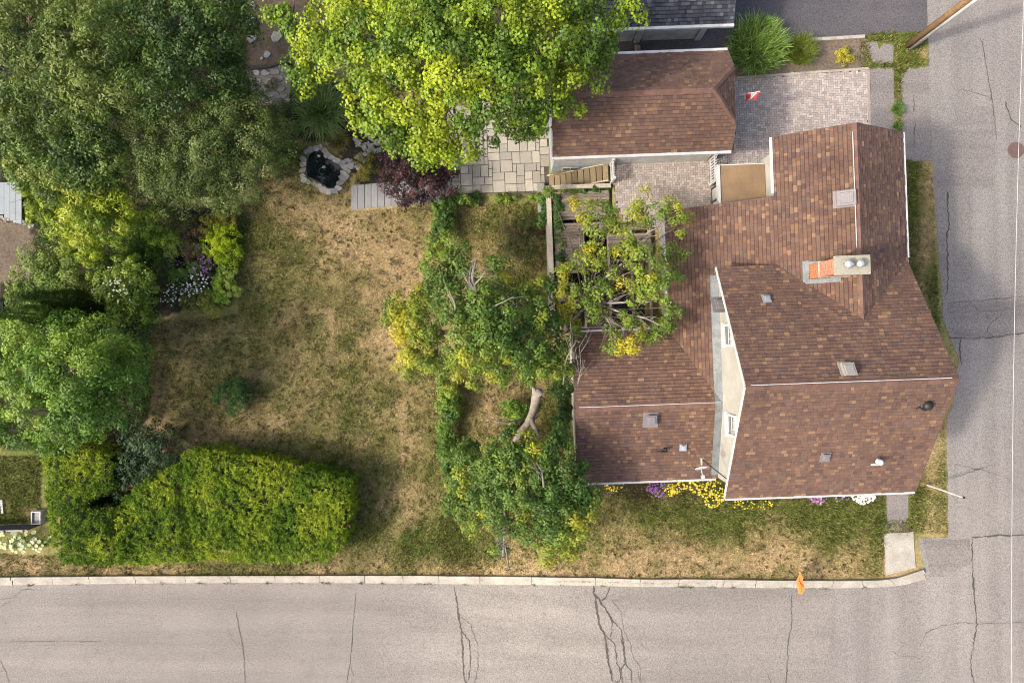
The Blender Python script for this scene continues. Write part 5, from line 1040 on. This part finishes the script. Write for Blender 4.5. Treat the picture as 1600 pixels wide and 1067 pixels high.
tree('spirea_shrub', 'golden green low shrub between pond and purple bush', 'shrub', (570, 258), [(563, 250, 14, -1.1), (572, 268, 15, -1.1), (560, 275, 12, -1.3), (575, 240, 11, -1.2), (583, 262, 10, -1.2)], [((.11, .11, .02), 25), ((.16, .15, .025), 25), ((.08, .09, .018), 20), ((.28, .23, .03), 12)], 'leaf', cr=.17, dens=1.3, per=75, L=.055, W=.03, r0=.03, seed=46)
tree('hosta_plant', 'pale edged leafy plant growing on the flagstone path', 'plant', (424, 128), [(424, 128, 10, -1.6), (420, 132, 8, -1.65)], [((.07, .085, .03), 20), ((.13, .13, .06), 15)], 'leaf', cr=.14, dens=1.3, per=30, L=.10, W=.05, r0=.02, seed=47)
tree('low_shrub', 'dark green shrub on the east side of the grey tree', 'shrub', (430, 240), [(430, 205, 22, -.6), (445, 225, 18, -1.0), (425, 240, 24, -.7), (448, 200, 18, -1.0), (435, 265, 14, -1.2), (450, 240, 10, -1.3), (465, 165, 18, -1.2), (440, 175, 22, -.9)], [((.04, .075, .016), 30), ((.065, .105, .02), 25), ((.11, .15, .026), 15)], 'leaf', cr=.22, dens=1.2, per=75, L=.08, W=.05, r0=.04, seed=48)
tree('weigela_shrub', 'small yellow green shrub at the corner by the brick drive', 'shrub', (1322, 86), [(1316, 82, 9, .35), (1328, 82, 9, .35), (1322, 90, 10, .4), (1331, 90, 7, .3), (1314, 91, 7, .3), (1322, 78, 8, .35)], [((.36, .32, .03), 25), ((.44, .38, .04), 25), ((.26, .26, .03), 15)], 'leaf', cr=.14, dens=1.6, per=75, L=.05, W=.035, r0=.03, seed=49)
# creeper-covered strips and borders
def ivy(name, label, cat, pts, pal, seed, cr=.22, L=.09, W=.07, per=75, dens=1.3):
    return tree(name, label, cat, pts[len(pts) // 2][:2], pts, pal, 'leaf', cr=cr, dens=dens, per=per, L=L, W=W, seed=seed, trunk=True, r0=.03, ntarget=4)
HG = [((.045, .10, .014), 25), ((.075, .145, .018), 30), ((.115, .19, .024), 25), ((.17, .23, .03), 10)]
def strip(a, b, r_, h, n, seed):
    r = random.Random(seed); return [(a[0] + (b[0] - a[0]) * i / (n - 1) + r.uniform(-3, 3), a[1] + (b[1] - a[1]) * i / (n - 1), r_ * r.uniform(.8, 1.15), h + r.uniform(-.15, .12)) for i in range(n)]
ivy('leafy_hedge', 'glossy green hedge running from the patio corner', 'hedge', strip((690, 322), (692, 372), 17, -.9, 5, 1) + strip((700, 315), (722, 312), 13, -1.1, 3, 2), HG, 51)
ivy('leafy_hedge', 'glossy green hedge stretch beside the lawn strip south of the yellowing tree', 'hedge', strip((700, 608), (701, 645), 17, -.8, 5, 3) + strip((697, 660), (697, 705), 14, -1.0, 5, 4), HG, 52)
ivy('leafy_hedge', 'green and yellow hedge end near the kerbside tree', 'hedge', strip((700, 715), (712, 770), 16, -.9, 6, 5), HG + [((.26, .24, .03), 10)], 53)
ivy('patio_border_plant', 'clump of green plants at the bottom patio edge', 'plant', strip((733, 308), (748, 308), 9, -1.5, 3, 6), HG, 54, cr=.16)
ivy('patio_border_plant', 'green border plants between patio and grass by the retaining wall', 'plant', strip((780, 310), (845, 308), 8, -1.55, 6, 7), HG, 55, cr=.16)
ivy('climbing_ivy', 'ivy hanging over the timber retaining wall', 'ivy', strip((852, 310), (850, 345), 9, -.6, 5, 8) + strip((866, 300), (872, 345), 12, .1, 5, 9) + strip((874, 360), (878, 400), 10, .0, 4, 10), [((.035, .08, .014), 30), ((.06, .12, .018), 25), ((.10, .16, .025), 15)], 56, cr=.2)
ivy('climbing_ivy', 'ivy trailing on the railing below the wooden stairs', 'ivy', strip((880, 297), (948, 293), 6, .05, 8, 12), HG, 57, cr=.15)
ivy('wall_creeper', 'dark creeper on the west wall of the low wing', 'creeper', strip((876, 600), (882, 700), 14, .2, 9, 11) + strip((886, 590), (884, 650), 9, .9, 5, 13), [((.025, .06, .014), 30), ((.045, .09, .018), 25), ((.075, .125, .022), 15)], 58, cr=.24)
ivy('low_shrub', 'small leafy shrub on the grass beside the hollow trunk', 'shrub', [(798, 640, 16, -1.0), (805, 655, 14, -1.1), (815, 640, 12, -1.1), (802, 668, 11, -1.3)], BRIGHT, 59, cr=.22)

# ---- clipped cedar hedges: a trimmed body of sprays round a solid twig core, coloured dark to paint the shaded gaps
def hedge(label, poly, h, seed, pal=CEDAR, lump=.10, pt=None):
    top = [P(a, b, h) for a, b in poly]; W2 = [(p[0], p[1]) for p in top]; c = np.mean(top, 0); zg = float(T(c[0], c[1])); root = empty('clipped_hedge', (c[0], c[1], zg), label, 'hedge', 'clipped cedar hedges')
    core = MB(); cp = [(c[0] + (p[0] - c[0]) * .88, c[1] + (p[1] - c[1]) * .84, h - .62) for p in top]; core.prism(cp, h - .62 - zg + .05); core.build('twig_and_shade_core', 'hedgecore', root)
    xs = [p[0] for p in W2]; ys = [p[1] for p in W2]; A = (max(xs) - min(xs)) * (max(ys) - min(ys)); n = int(A * 105)
    x = rng.uniform(min(xs), max(xs), n); y = rng.uniform(min(ys), max(ys), n); k = inside(x, y, W2); x, y = x[k], y[k]
    # soften the shoulders: lower towards the outline
    d = np.full(len(x), 9.0)
    for i in range(len(W2)):
        a = np.array(W2[i]); b_ = np.array(W2[(i + 1) % len(W2)]); ab = b_ - a; t_ = np.clip(((x - a[0]) * ab[0] + (y - a[1]) * ab[1]) / (ab @ ab), 0, 1); d = np.minimum(d, np.hypot(x - a[0] - ab[0] * t_, y - a[1] - ab[1] * t_))
    z = h - .28 * np.exp(-(d / .22) ** 2) + (fbm(x * 1.4, y * 1.4, seed) - .5) * 4 * lump * .6 + (fbm(x * 3.5, y * 3.5, seed + 5) - .5) * .35 - np.where(rng.random(len(x)) < .35, rng.uniform(.08, .4, len(x)), rng.uniform(-.05, .08, len(x))); C = [np.stack([x, y, z], 1)]; N = [np.tile([0, 0, 1.0], (len(x), 1))]
    for i in range(len(W2)):
        a = np.array(W2[i]); b_ = np.array(W2[(i + 1) % len(W2)]); L_ = np.linalg.norm(b_ - a); m_ = int(L_ * (h - zg) * 26); t_ = rng.random(m_)[:, None]; q = a + (b_ - a) * t_; nn = np.array([(b_ - a)[1], -(b_ - a)[0]]) / L_
        cen = np.array([c[0], c[1]]); nn = nn if (q.mean(0) - cen) @ nn > 0 else -nn; zz = rng.uniform(zg + .05, h - .12, m_); q = q - nn * rng.uniform(.0, .16, (m_, 1)); C.append(np.c_[q, zz]); N.append(np.tile([*nn * .9, .35], (m_, 1)))
    C = np.concatenate(C); N = unit(np.concatenate(N)); col = clump_colour(C, pal, .9, seed); dead = fbm(C[:, 0] * 1.1, C[:, 1] * 1.1, seed + 40) > .80; col[dead] = np.array([.11, .08, .035]) * rng.uniform(.7, 1.2, (dead.sum(), 1))
    per = 17; i = np.repeat(np.arange(len(C)), per); n = len(i); dv = unit(N[i] * .55 + rng.normal(size=(n, 3)) * .55); pos = C[i] + dv * rng.uniform(.02, .13, (n, 1)); nn = unit(np.cross(dv, rng.normal(size=(n, 3))) + N[i] * .8 + np.array([-.2, -.1, .2]))
    V = leaf_quads(pos, nn, rng.uniform(.07, .14, n), rng.uniform(.025, .045, n), dv); link('foliage', quad_mesh('foliage', V, col[i] * rng.uniform(.7, 1.3, (n, 1)), 'leafmatte'), root); return root
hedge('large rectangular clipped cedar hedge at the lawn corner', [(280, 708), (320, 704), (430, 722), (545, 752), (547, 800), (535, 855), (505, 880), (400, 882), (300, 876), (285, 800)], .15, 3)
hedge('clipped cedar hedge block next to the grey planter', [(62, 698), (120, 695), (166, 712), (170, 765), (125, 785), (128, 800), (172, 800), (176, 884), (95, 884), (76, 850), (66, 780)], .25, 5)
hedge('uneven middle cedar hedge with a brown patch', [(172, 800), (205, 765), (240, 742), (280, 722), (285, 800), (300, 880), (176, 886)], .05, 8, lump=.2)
# ---- two conical cedars
def cone_cedar(label, base, tip_h, r0, seed):
    g = G(*base); root = empty('conical_cedar', tuple(g), label, 'cedar', 'conical cedars by the lawn'); H = tip_h - g[2]; n = 900; t_ = 1 - np.sqrt(rng.random(n)); az = rng.uniform(0, 2 * math.pi, n); rr = r0 * (1 - t_) ** .8 * rng.uniform(.8, 1.05, n)
    C = np.stack([g[0] + rr * np.cos(az), g[1] + rr * np.sin(az), g[2] + .1 + H * t_], 1); N = unit(np.stack([np.cos(az), np.sin(az), np.full(n, .6)], 1)); col = clump_colour(C, [((.040, .078, .012), 30), ((.060, .105, .016), 30), ((.085, .135, .022), 20)], 1.5, seed)
    per = 22; i = np.repeat(np.arange(n), per); k = len(i); dv = unit(N[i] + rng.normal(size=(k, 3)) * .5 + np.array([0, 0, .6])); pos = C[i] + rng.normal(size=(k, 3)) * .05; nn = unit(np.cross(dv, rng.normal(size=(k, 3)))); V = leaf_quads(pos, nn, rng.uniform(.06, .12, k), .035, dv)
    link('crown', quad_mesh('crown', V, col[i] * rng.uniform(.7, 1.3, (k, 1)), 'leafmatte'), root); m = MB(); m.tube([tuple(g), (g[0], g[1], tip_h - .3)], [.07, .02], 8); m.build('trunk', 'bark', root)
cone_cedar('slim dark conical cedar, the one nearer the white flecked bush', (168, 474), 4.3, .62, 61); cone_cedar('slim dark conical cedar, the one nearer the bright green tree', (160, 497), 5.4, .72, 62)
# ---- ornamental grasses
def grass_clump(label, base, rad, L, n, pal, seed, w=.028, spread=1.0, cat='ornamental grass', name='ornamental_grass'):
    r = np.random.default_rng(seed); g = G(*base); root = empty(name, tuple(g), label, cat); V, CC = [], []; az = r.uniform(0, 2 * math.pi, n); b0 = np.sqrt(r.random(n)) * rad * .5
    o = np.stack([np.cos(az), np.sin(az), np.zeros(n)], 1); base_ = g + o * b0[:, None]; a2 = az + r.normal(0, .9, n); d = np.stack([np.cos(a2), np.sin(a2), np.zeros(n)], 1); l_ = L * r.uniform(.55, 1.1, n); reach = r.uniform(.1, 1.0, n) * spread; side = unit(np.cross(d, np.array([0, 0, 1.0]))); curl = r.normal(0, .22, n) * l_
    col = pick(pal, n) * r.uniform(.7, 1.3, (n, 1)); K = 6; prev = None
    for k in range(K + 1):
        t_ = k / K; out = reach * (t_ ** 1.5) * l_ * .8; z = l_ * (t_ - reach * .66 * t_ ** 2.6); p = base_ + d * out[:, None] + side * (curl * t_ * t_)[:, None] + np.array([0, 0, 1.0]) * z[:, None]; ww = w * (1 - t_) ** .6 * .5 + .002; a, b_ = p - side * ww, p + side * ww
        if prev is not None: V.append(np.stack([prev[0], prev[1], b_, a], 1)); CC.append(col * (1 + .35 * t_))
        prev = (a, b_)
    link('blades', quad_mesh('blades', np.concatenate(V), np.concatenate(CC), 'leaf'), root); return root
GP = [((.06, .12, .022), 25), ((.09, .16, .03), 30), ((.13, .20, .05), 20), ((.19, .22, .09), 8)]
grass_clump("tall bright reed grass clump in front of the neighbour's driveway", (1177, 80), 2.0, 1.25, 1500, [((.075, .14, .02), 25), ((.115, .19, .03), 30), ((.16, .24, .05), 20), ((.24, .29, .11), 8)], 71, .05, .8)
grass_clump('fine olive grass tussock beside the tall reed grass', (1247, 84), 1.0, .85, 1300, [((.08, .115, .016), 25), ((.115, .145, .02), 25), ((.16, .155, .03), 12)], 72, .022, .75)
grass_clump('arching green grass clump above the pond', (505, 178), 1.5, 1.5, 1100, [((.08, .14, .03), 25), ((.12, .18, .045), 25), ((.18, .22, .08), 12)], 73, .032, 1.2)
grass_clump('darker green grass clump half under the maple boughs', (492, 138), 1.1, 1.3, 700, [((.06, .12, .025), 25), ((.09, .15, .035), 25)], 74, .03, 1.0)
grass_clump('dry yellowing sedge below the arching grass', (530, 222), .7, .7, 500, [((.14, .11, .03), 25), ((.10, .095, .025), 25), ((.19, .14, .04), 12)], 75, .02, 1.0)
# ---- flowers: a leafy tuft with blossom heads
def flowers(name, label, cat, pts, hgt, leafpal, petals, seed, nfl=60, fs=.05, cr=.15, double=False):
    g = G(*pts[0][:2]); root = empty(name, tuple(g), label, cat); blobs = [(a, b_, r_, float(G(a, b_)[2]) + hgt) for a, b_, r_ in pts]
    C, N, S = clumps_from(blobs, cr, 1.2); k = C[:, 2] > T(C[:, 0], C[:, 1]) + .02; C, N, S = C[k], N[k], S[k]; col = clump_colour(C, leafpal, 1.2, seed); V, CC = leaves_on(C, N, S, col, 30, .06, .03, .5); link('leaves', quad_mesh('leaves', V, CC, 'leafmatte'), root)
    ar = np.array([r_ ** 2 for _, _, r_ in pts], float); V, CC = [], []; r = random.Random(seed)
    for _ in range(nfl):
        i = r.choices(range(len(pts)), ar)[0]; c, rr, rz = blob_world(*blobs[i]); d = sph(1, .15)[0]; p = c + d * np.array([rr, rr, rz]) * 1.08 + np.array([0, 0, .03]); n_ = unit((d * .5 + np.array([0, 0, .9]))[None])[0]; kcol = np.array(r.choices([q[0] for q in petals], [q[1] for q in petals])[0]); s = fs * r.uniform(.7, 1.3); m_ = 6
        t1 = unit(np.cross(n_, [.3, .8, .1])[None])[0]; t2 = np.cross(n_, t1); a0 = r.uniform(0, 6)
        for j in range(m_):
            a = a0 + j * 2 * math.pi / m_; dd = t1 * math.cos(a) + t2 * math.sin(a); sd = np.cross(n_, dd); V.append(np.stack([p, p + dd * s * .6 + sd * s * .34, p + dd * s + n_ * s * .1, p + dd * s * .6 - sd * s * .34])); CC.append(kcol * r.uniform(.85, 1.15))
    link('blossoms', quad_mesh('blossoms', np.array(V), np.array(CC), 'petal'), root); return root
LF = [((.05, .085, .018), 25), ((.08, .12, .025), 25), ((.12, .14, .03), 12)]; YE = [((.60, .42, .02), 25), ((.66, .52, .06), 20), ((.62, .58, .25), 8)]; WH = [((.75, .75, .70), 30), ((.62, .64, .52), 10)]; PU = [((.30, .13, .36), 20), ((.38, .20, .42), 15), ((.50, .32, .46), 10)]
flowers('daisy_plant', 'white daisies in the mixed flower bed', 'flowers', [(270, 455, 15), (280, 445, 14), (260, 464, 13), (288, 460, 10)], .75, LF, WH, 81, 75, .045)
flowers('daisy_plant', 'white daisies next to the pink phlox in the flower bed', 'flowers', [(300, 436, 13), (312, 446, 12), (297, 450, 10)], .75, LF, WH, 82, 55, .045)
flowers('phlox_plant', 'pale purple phlox near the white daisies', 'flowers', [(322, 415, 10), (316, 408, 9), (326, 426, 9), (306, 418, 10)], .8, LF, PU, 83, 75, .042)
flowers('phlox_plant', 'sparse purple phlox among brown stems in the bed', 'flowers', [(268, 410, 9), (275, 416, 9), (262, 405, 7)], .55, [((.06, .05, .03), 20), ((.07, .08, .03), 15)], PU, 84, 40, .04)
for i, (p, lb, pal) in enumerate([([(215, 390, 26), (235, 400, 22), (200, 400, 20)], 'dark green fern like plant in the shady bed', DARK), ([(250, 385, 22), (262, 372, 18), (240, 370, 20)], 'green perennial clump in the middle of the bed', OLIVE), ([(330, 380, 22), (345, 365, 20), (350, 395, 20)], 'yellow green perennials along the lawn side of the bed', LIME), ([(340, 340, 22), (355, 335, 16), (325, 350, 18)], 'golden green shrub at the top of the flower bed', [((.12, .12, .02), 20), ((.18, .16, .03), 18), ((.08, .09, .02), 18)]),
        ([(280, 350, 20), (265, 345, 18), (295, 360, 16)], 'reddish brown leaved plant in the flower bed', [((.09, .055, .03), 20), ((.07, .06, .03), 20), ((.06, .07, .02), 15)]), ([(345, 440, 18), (355, 455, 16), (335, 460, 18), (350, 425, 14)], 'green edging plant at the lawn corner of the bed', OLIVE), ([(310, 470, 16), (330, 480, 14), (290, 478, 14)], 'low yellowish plant at the bottom edge of the bed', [((.12, .13, .025), 20), ((.09, .10, .02), 20)]),
        ([(230, 345, 18), (245, 335, 18), (215, 350, 16), (225, 365, 16)], 'dull green perennials under the grey green tree', OLIVE), ([(240, 430, 14), (250, 420, 14), (245, 445, 12)], 'brown seed head plant beside the white flecked bush', [((.06, .05, .028), 20), ((.05, .06, .02), 20)]), ([(300, 395, 16), (290, 385, 14), (312, 390, 12)], 'mixed green and brown perennial behind the phlox', [((.07, .07, .03), 20), ((.09, .06, .04), 12), ((.06, .09, .02), 20)]), ([(265, 430, 14), (285, 425, 12), (295, 415, 12)], 'green tuft between the two phlox plants', DARK)]):
    tree('perennial_plant', lb, 'plant', p[0][:2], [(a, b_, r_ * 1.12, float(G(a, b_)[2]) + .9) for a, b_, r_ in p], [(tuple(1.45 * q for q in c_), w_) for c_, w_ in pal], 'leaf', cr=.2, dens=1.3, per=70, L=.085, W=.04, r0=.02, seed=120 + i, mat='leafmatte')
flowers('hydrangea_bush', 'row of white hydrangea blooms beside the low dark fence', 'hydrangea', [(8, 845, 14), (25, 850, 14), (42, 845, 14), (58, 850, 13), (68, 845, 10)], .8, [((.06, .11, .018), 20), ((.09, .14, .024), 20)], [((.42, .46, .26), 20), ((.50, .52, .36), 12), ((.34, .42, .18), 10)], 85, 60, .10)
fl = tree_fl = bpy.data.objects['hydrangea_bush']
r = random.Random(9); V = []; CC = []
for _ in range(110):
    px, py = r.gauss(178, 26), r.gauss(445, 26); p = P(px, py, 1.42 - ((px - 178) ** 2 + (py - 450) ** 2) / 1700); s = r.uniform(.03, .055); V.append(leaf_quads(p[None], np.array([[0, 0, 1.0]]), s * 2, s * 2)[0]); CC.append((.6, .62, .42))
link('blossoms', quad_mesh('blossoms', np.array(V), np.array(CC), 'petal'), fl)
flowers('aster_plant', 'purple asters below the low wing eave', 'flowers', [(1024, 764, 9), (1030, 768, 8), (1017, 762, 7), (1040, 757, 7)], .45, LF, [((.28, .10, .36), 20), ((.36, .17, .44), 15)], 86, 90, .04)
flowers('marigold_plant', 'yellow flowers right of the purple asters', 'flowers', [(1048, 766, 9), (1056, 764, 7), (1068, 757, 8)], .45, LF, YE, 87, 90, .042)
flowers('coneflower_plant', 'large patch of yellow flowers at the house corner', 'flowers', [(1090, 758, 12), (1105, 765, 14), (1115, 780, 13), (1122, 765, 12), (1100, 752, 12), (1128, 775, 9), (1085, 750, 8)], .6, LF, YE, 88, 230, .042)
flowers('marigold_plant', 'few yellow flowers beside the kerbside tree', 'flowers', [(960, 760, 8), (952, 758, 6), (968, 757, 6)], .4, LF, YE, 89, 40, .04)
flowers('border_plant', 'pale yellow green border plants under the main eave', 'flowers', [(1150, 786, 8), (1165, 787, 8), (1180, 787, 9), (1195, 788, 8), (1210, 786, 7)], .3, [((.14, .15, .03), 20), ((.10, .12, .025), 20)], YE, 90, 40, .035)
flowers('phlox_plant', 'pinkish purple phlox under the front eave of the house', 'flowers', [(1280, 780, 8), (1286, 778, 6), (1272, 778, 6)], .4, LF, PU, 91, 60, .045)
flowers('phlox_plant', 'tiny pink flowers between phlox and white flowers at the eave', 'flowers', [(1310, 778, 5), (1322, 777, 5)], .3, LF, PU, 92, 22, .035)
flowers('daisy_plant', 'white flower clump beside the front path', 'flowers', [(1340, 778, 8), (1352, 779, 9), (1362, 776, 7), (1350, 774, 8)], .4, LF, WH, 93, 110, .055)
grass_clump('round green weed tuft in the pavement joint', (1400, 173), .35, .38, 500, GP, 76, .02, 1.0, 'weed', 'weed_tuft')
grass_clump('small weed tuft in the pavement joint close to the house roof', (1400, 198), .25, .28, 300, GP, 77, .018, 1.0, 'weed', 'weed_tuft')
# ---- mown grass: short blades over the lawns and verges
def turf_blades():
    lawns = [[(372, 330), (440, 225), (548, 262), (548, 330), (690, 322), (690, 600), (700, 800), (760, 903), (-60, 903), (-60, 862), (75, 868), (500, 868), (550, 740), (300, 695), (232, 655), (230, 505), (372, 492)], [(712, 318), (855, 318), (872, 700), (715, 790)], [(690, 780), (900, 760), (1382, 770), (1382, 902), (690, 900)], [(1408, 250), (1456, 256), (1466, 480), (1470, 520), (1400, 420)], [(1420, 768), (1475, 655), (1480, 836), (1423, 830)],
             [(1397, 55), (1448, 50), (1451, 100), (1420, 108), (1410, 122), (1397, 105)], [(1396, 100), (1410, 100), (1408, 250), (1399, 250)], [(1352, 54), (1400, 50), (1398, 66), (1352, 66)], [(1362, 97), (1398, 98), (1398, 108), (1362, 107)], [(-60, 712), (64, 712), (64, 818), (-60, 818)], [(1376, 812), (1424, 812), (1424, 834), (1376, 834)], [(1340, 60), (1358, 70), (1362, 108), (1345, 108)]]
    V, CC = [], []; keepout = gpoly([(472, 232), (500, 226), (545, 248), (550, 270), (525, 302), (472, 284)])
    for L_ in lawns:
        w = gpoly(L_); xs = [p[0] for p in w]; ys = [p[1] for p in w]; n = int((max(xs) - min(xs)) * (max(ys) - min(ys)) * 800); x = rng.uniform(min(xs), max(xs), n); y = rng.uniform(min(ys), max(ys), n); k = inside(x, y, w) & ~inside(x, y, keepout); x, y = x[k], y[k]; n = len(x); z = T(x, y)
        d = dryness(x, y); lush = np.clip(1.15 - d, .3, 1.1); h = rng.uniform(.025, .07, n) * (.5 + lush) * (.6 + .9 * fbm(x * 2.5, y * 2.5, 44)); az = rng.uniform(0, 6.3, n); ti = rng.uniform(.3, 1.2, n); dirv = np.stack([np.cos(az) * ti, np.sin(az) * ti, np.ones(n)], 1) * h[:, None]; side = np.stack([-np.sin(az), np.cos(az), np.zeros(n)], 1) * rng.uniform(.008, .02, n)[:, None]
        p = np.stack([x, y, z], 1); V.append(np.stack([p - side, p + side, p + dirv + side * .3, p + dirv - side * .3], 1)); tuft = (.55 + 1.05 * vnoise(x * 9, y * 9, 77) ** 1.3)[:, None]; c = turf(x, y) * tuft * rng.uniform(.65, 1.5, (n, 1)); s = rng.random(n) < .10; c[s] = DRY * rng.uniform(.7, 1.2, (s.sum(), 1)); CC.append(c)
    # darker weeds and green tussocks scattered through the straw
    for L_ in (lawns[0], lawns[1], lawns[2]):
        w = gpoly(L_); xs = [p[0] for p in w]; ys = [p[1] for p in w]; m = int((max(xs) - min(xs)) * (max(ys) - min(ys)) * 9); cx = rng.uniform(min(xs), max(xs), m); cy = rng.uniform(min(ys), max(ys), m); k = inside(cx, cy, w) & ~inside(cx, cy, keepout); cx, cy = cx[k], cy[k]; i = np.repeat(np.arange(len(cx)), 14); n = len(i); rad = rng.uniform(.02, .075, len(cx))[i]
        x = cx[i] + rng.normal(0, 1, n) * rad; y = cy[i] + rng.normal(0, 1, n) * rad; p = np.stack([x, y, T(x, y)], 1); d = np.stack([rng.normal(0, .7, n), rng.normal(0, .7, n), np.ones(n)], 1) * rng.uniform(.04, .09, (n, 1)); sd = unit(np.cross(d, rng.normal(size=(n, 3)))) * rng.uniform(.008, .02, (n, 1)); V.append(np.stack([p - sd, p + sd, p + d + sd * .3, p + d - sd * .3], 1)); CC.append(np.array([[.060, .078, .018], [.085, .10, .024], [.10, .075, .035]])[rng.integers(0, 3, len(cx))][i] * rng.uniform(.7, 1.3, (n, 1)))
    o = link('grass', quad_mesh('grass', np.concatenate(V), np.concatenate(CC), 'leafmatte')); tag(o, 'short patchy green and straw coloured mown grass', 'grass', kind='stuff')
turf_blades()


# ---- weeds in the kerb line
def kerb_weeds():
    V, CC = [], []; r = np.random.default_rng(5)
    for _ in range(70):
        px = r.uniform(0, 1440); x = G(px, 912)[0]; front = r.random() < .6; y = float(front_y(x)) + (.0 if front else .44); n = int(r.integers(6, 40)); sp = r.uniform(.03, .14)
        if x > 15.5: continue
        p = np.stack([x + r.normal(0, sp * 1.6, n), y + r.normal(0, .025, n), np.full(n, float(T(x, -11)) + (.015 if front else .10))], 1); d = np.stack([r.normal(0, .6, n), r.normal(0, .6, n), np.ones(n)], 1) * r.uniform(.03, .09, (n, 1)); sd = unit(np.cross(d, r.normal(size=(n, 3)))) * r.uniform(.006, .014, (n, 1))
        V.append(np.stack([p - sd, p + sd, p + d + sd * .2, p + d - sd * .2], 1)); CC.append(np.array([.085, .11, .02]) * r.uniform(.6, 1.6, (n, 1)) if r.random() < .7 else np.array([.14, .10, .05]) * r.uniform(.6, 1.4, (n, 1)))
    tag(link('weeds', quad_mesh('weeds', np.concatenate(V), np.concatenate(CC), 'leafmatte')), 'tiny weeds and dry stalks along the concrete kerb', 'weeds', kind='stuff')
kerb_weeds()

# ---- low undergrowth below the west trees
def undergrowth():
    poly = gpoly([(-60, -20), (382, -20), (392, 110), (430, 170), (400, 290), (235, 330), (200, 420), (232, 505), (232, 640), (190, 690), (-60, 700), (-60, 520), (60, 450), (60, 345), (-60, 335)]); xs = [p[0] for p in poly]; ys = [p[1] for p in poly]; n = 60000
    x = rng.uniform(min(xs), max(xs), n); y = rng.uniform(min(ys), max(ys), n); k = inside(x, y, poly) & (fbm(x * .9, y * .9, 61) > .40); x, y = x[k], y[k]; n = len(x); z = T(x, y) + rng.uniform(.03, .38, n) * fbm(x * 1.5, y * 1.5, 62)
    c = clump_colour(np.stack([x, y, z], 1), [((.03, .06, .012), 30), ((.05, .09, .016), 30), ((.08, .12, .022), 20)], 1.5, 63) * rng.uniform(.7, 1.3, (n, 1)); nn = unit(rng.normal(size=(n, 3)) * .5 + np.array([0, 0, 1.0])); V = leaf_quads(np.stack([x, y, z], 1), nn, rng.uniform(.06, .14, n), rng.uniform(.04, .08, n))
    tag(link('undergrowth', quad_mesh('undergrowth', V, c, 'leafmatte')), 'dark low leafy undergrowth below the west garden trees', 'undergrowth', kind='stuff')
undergrowth()
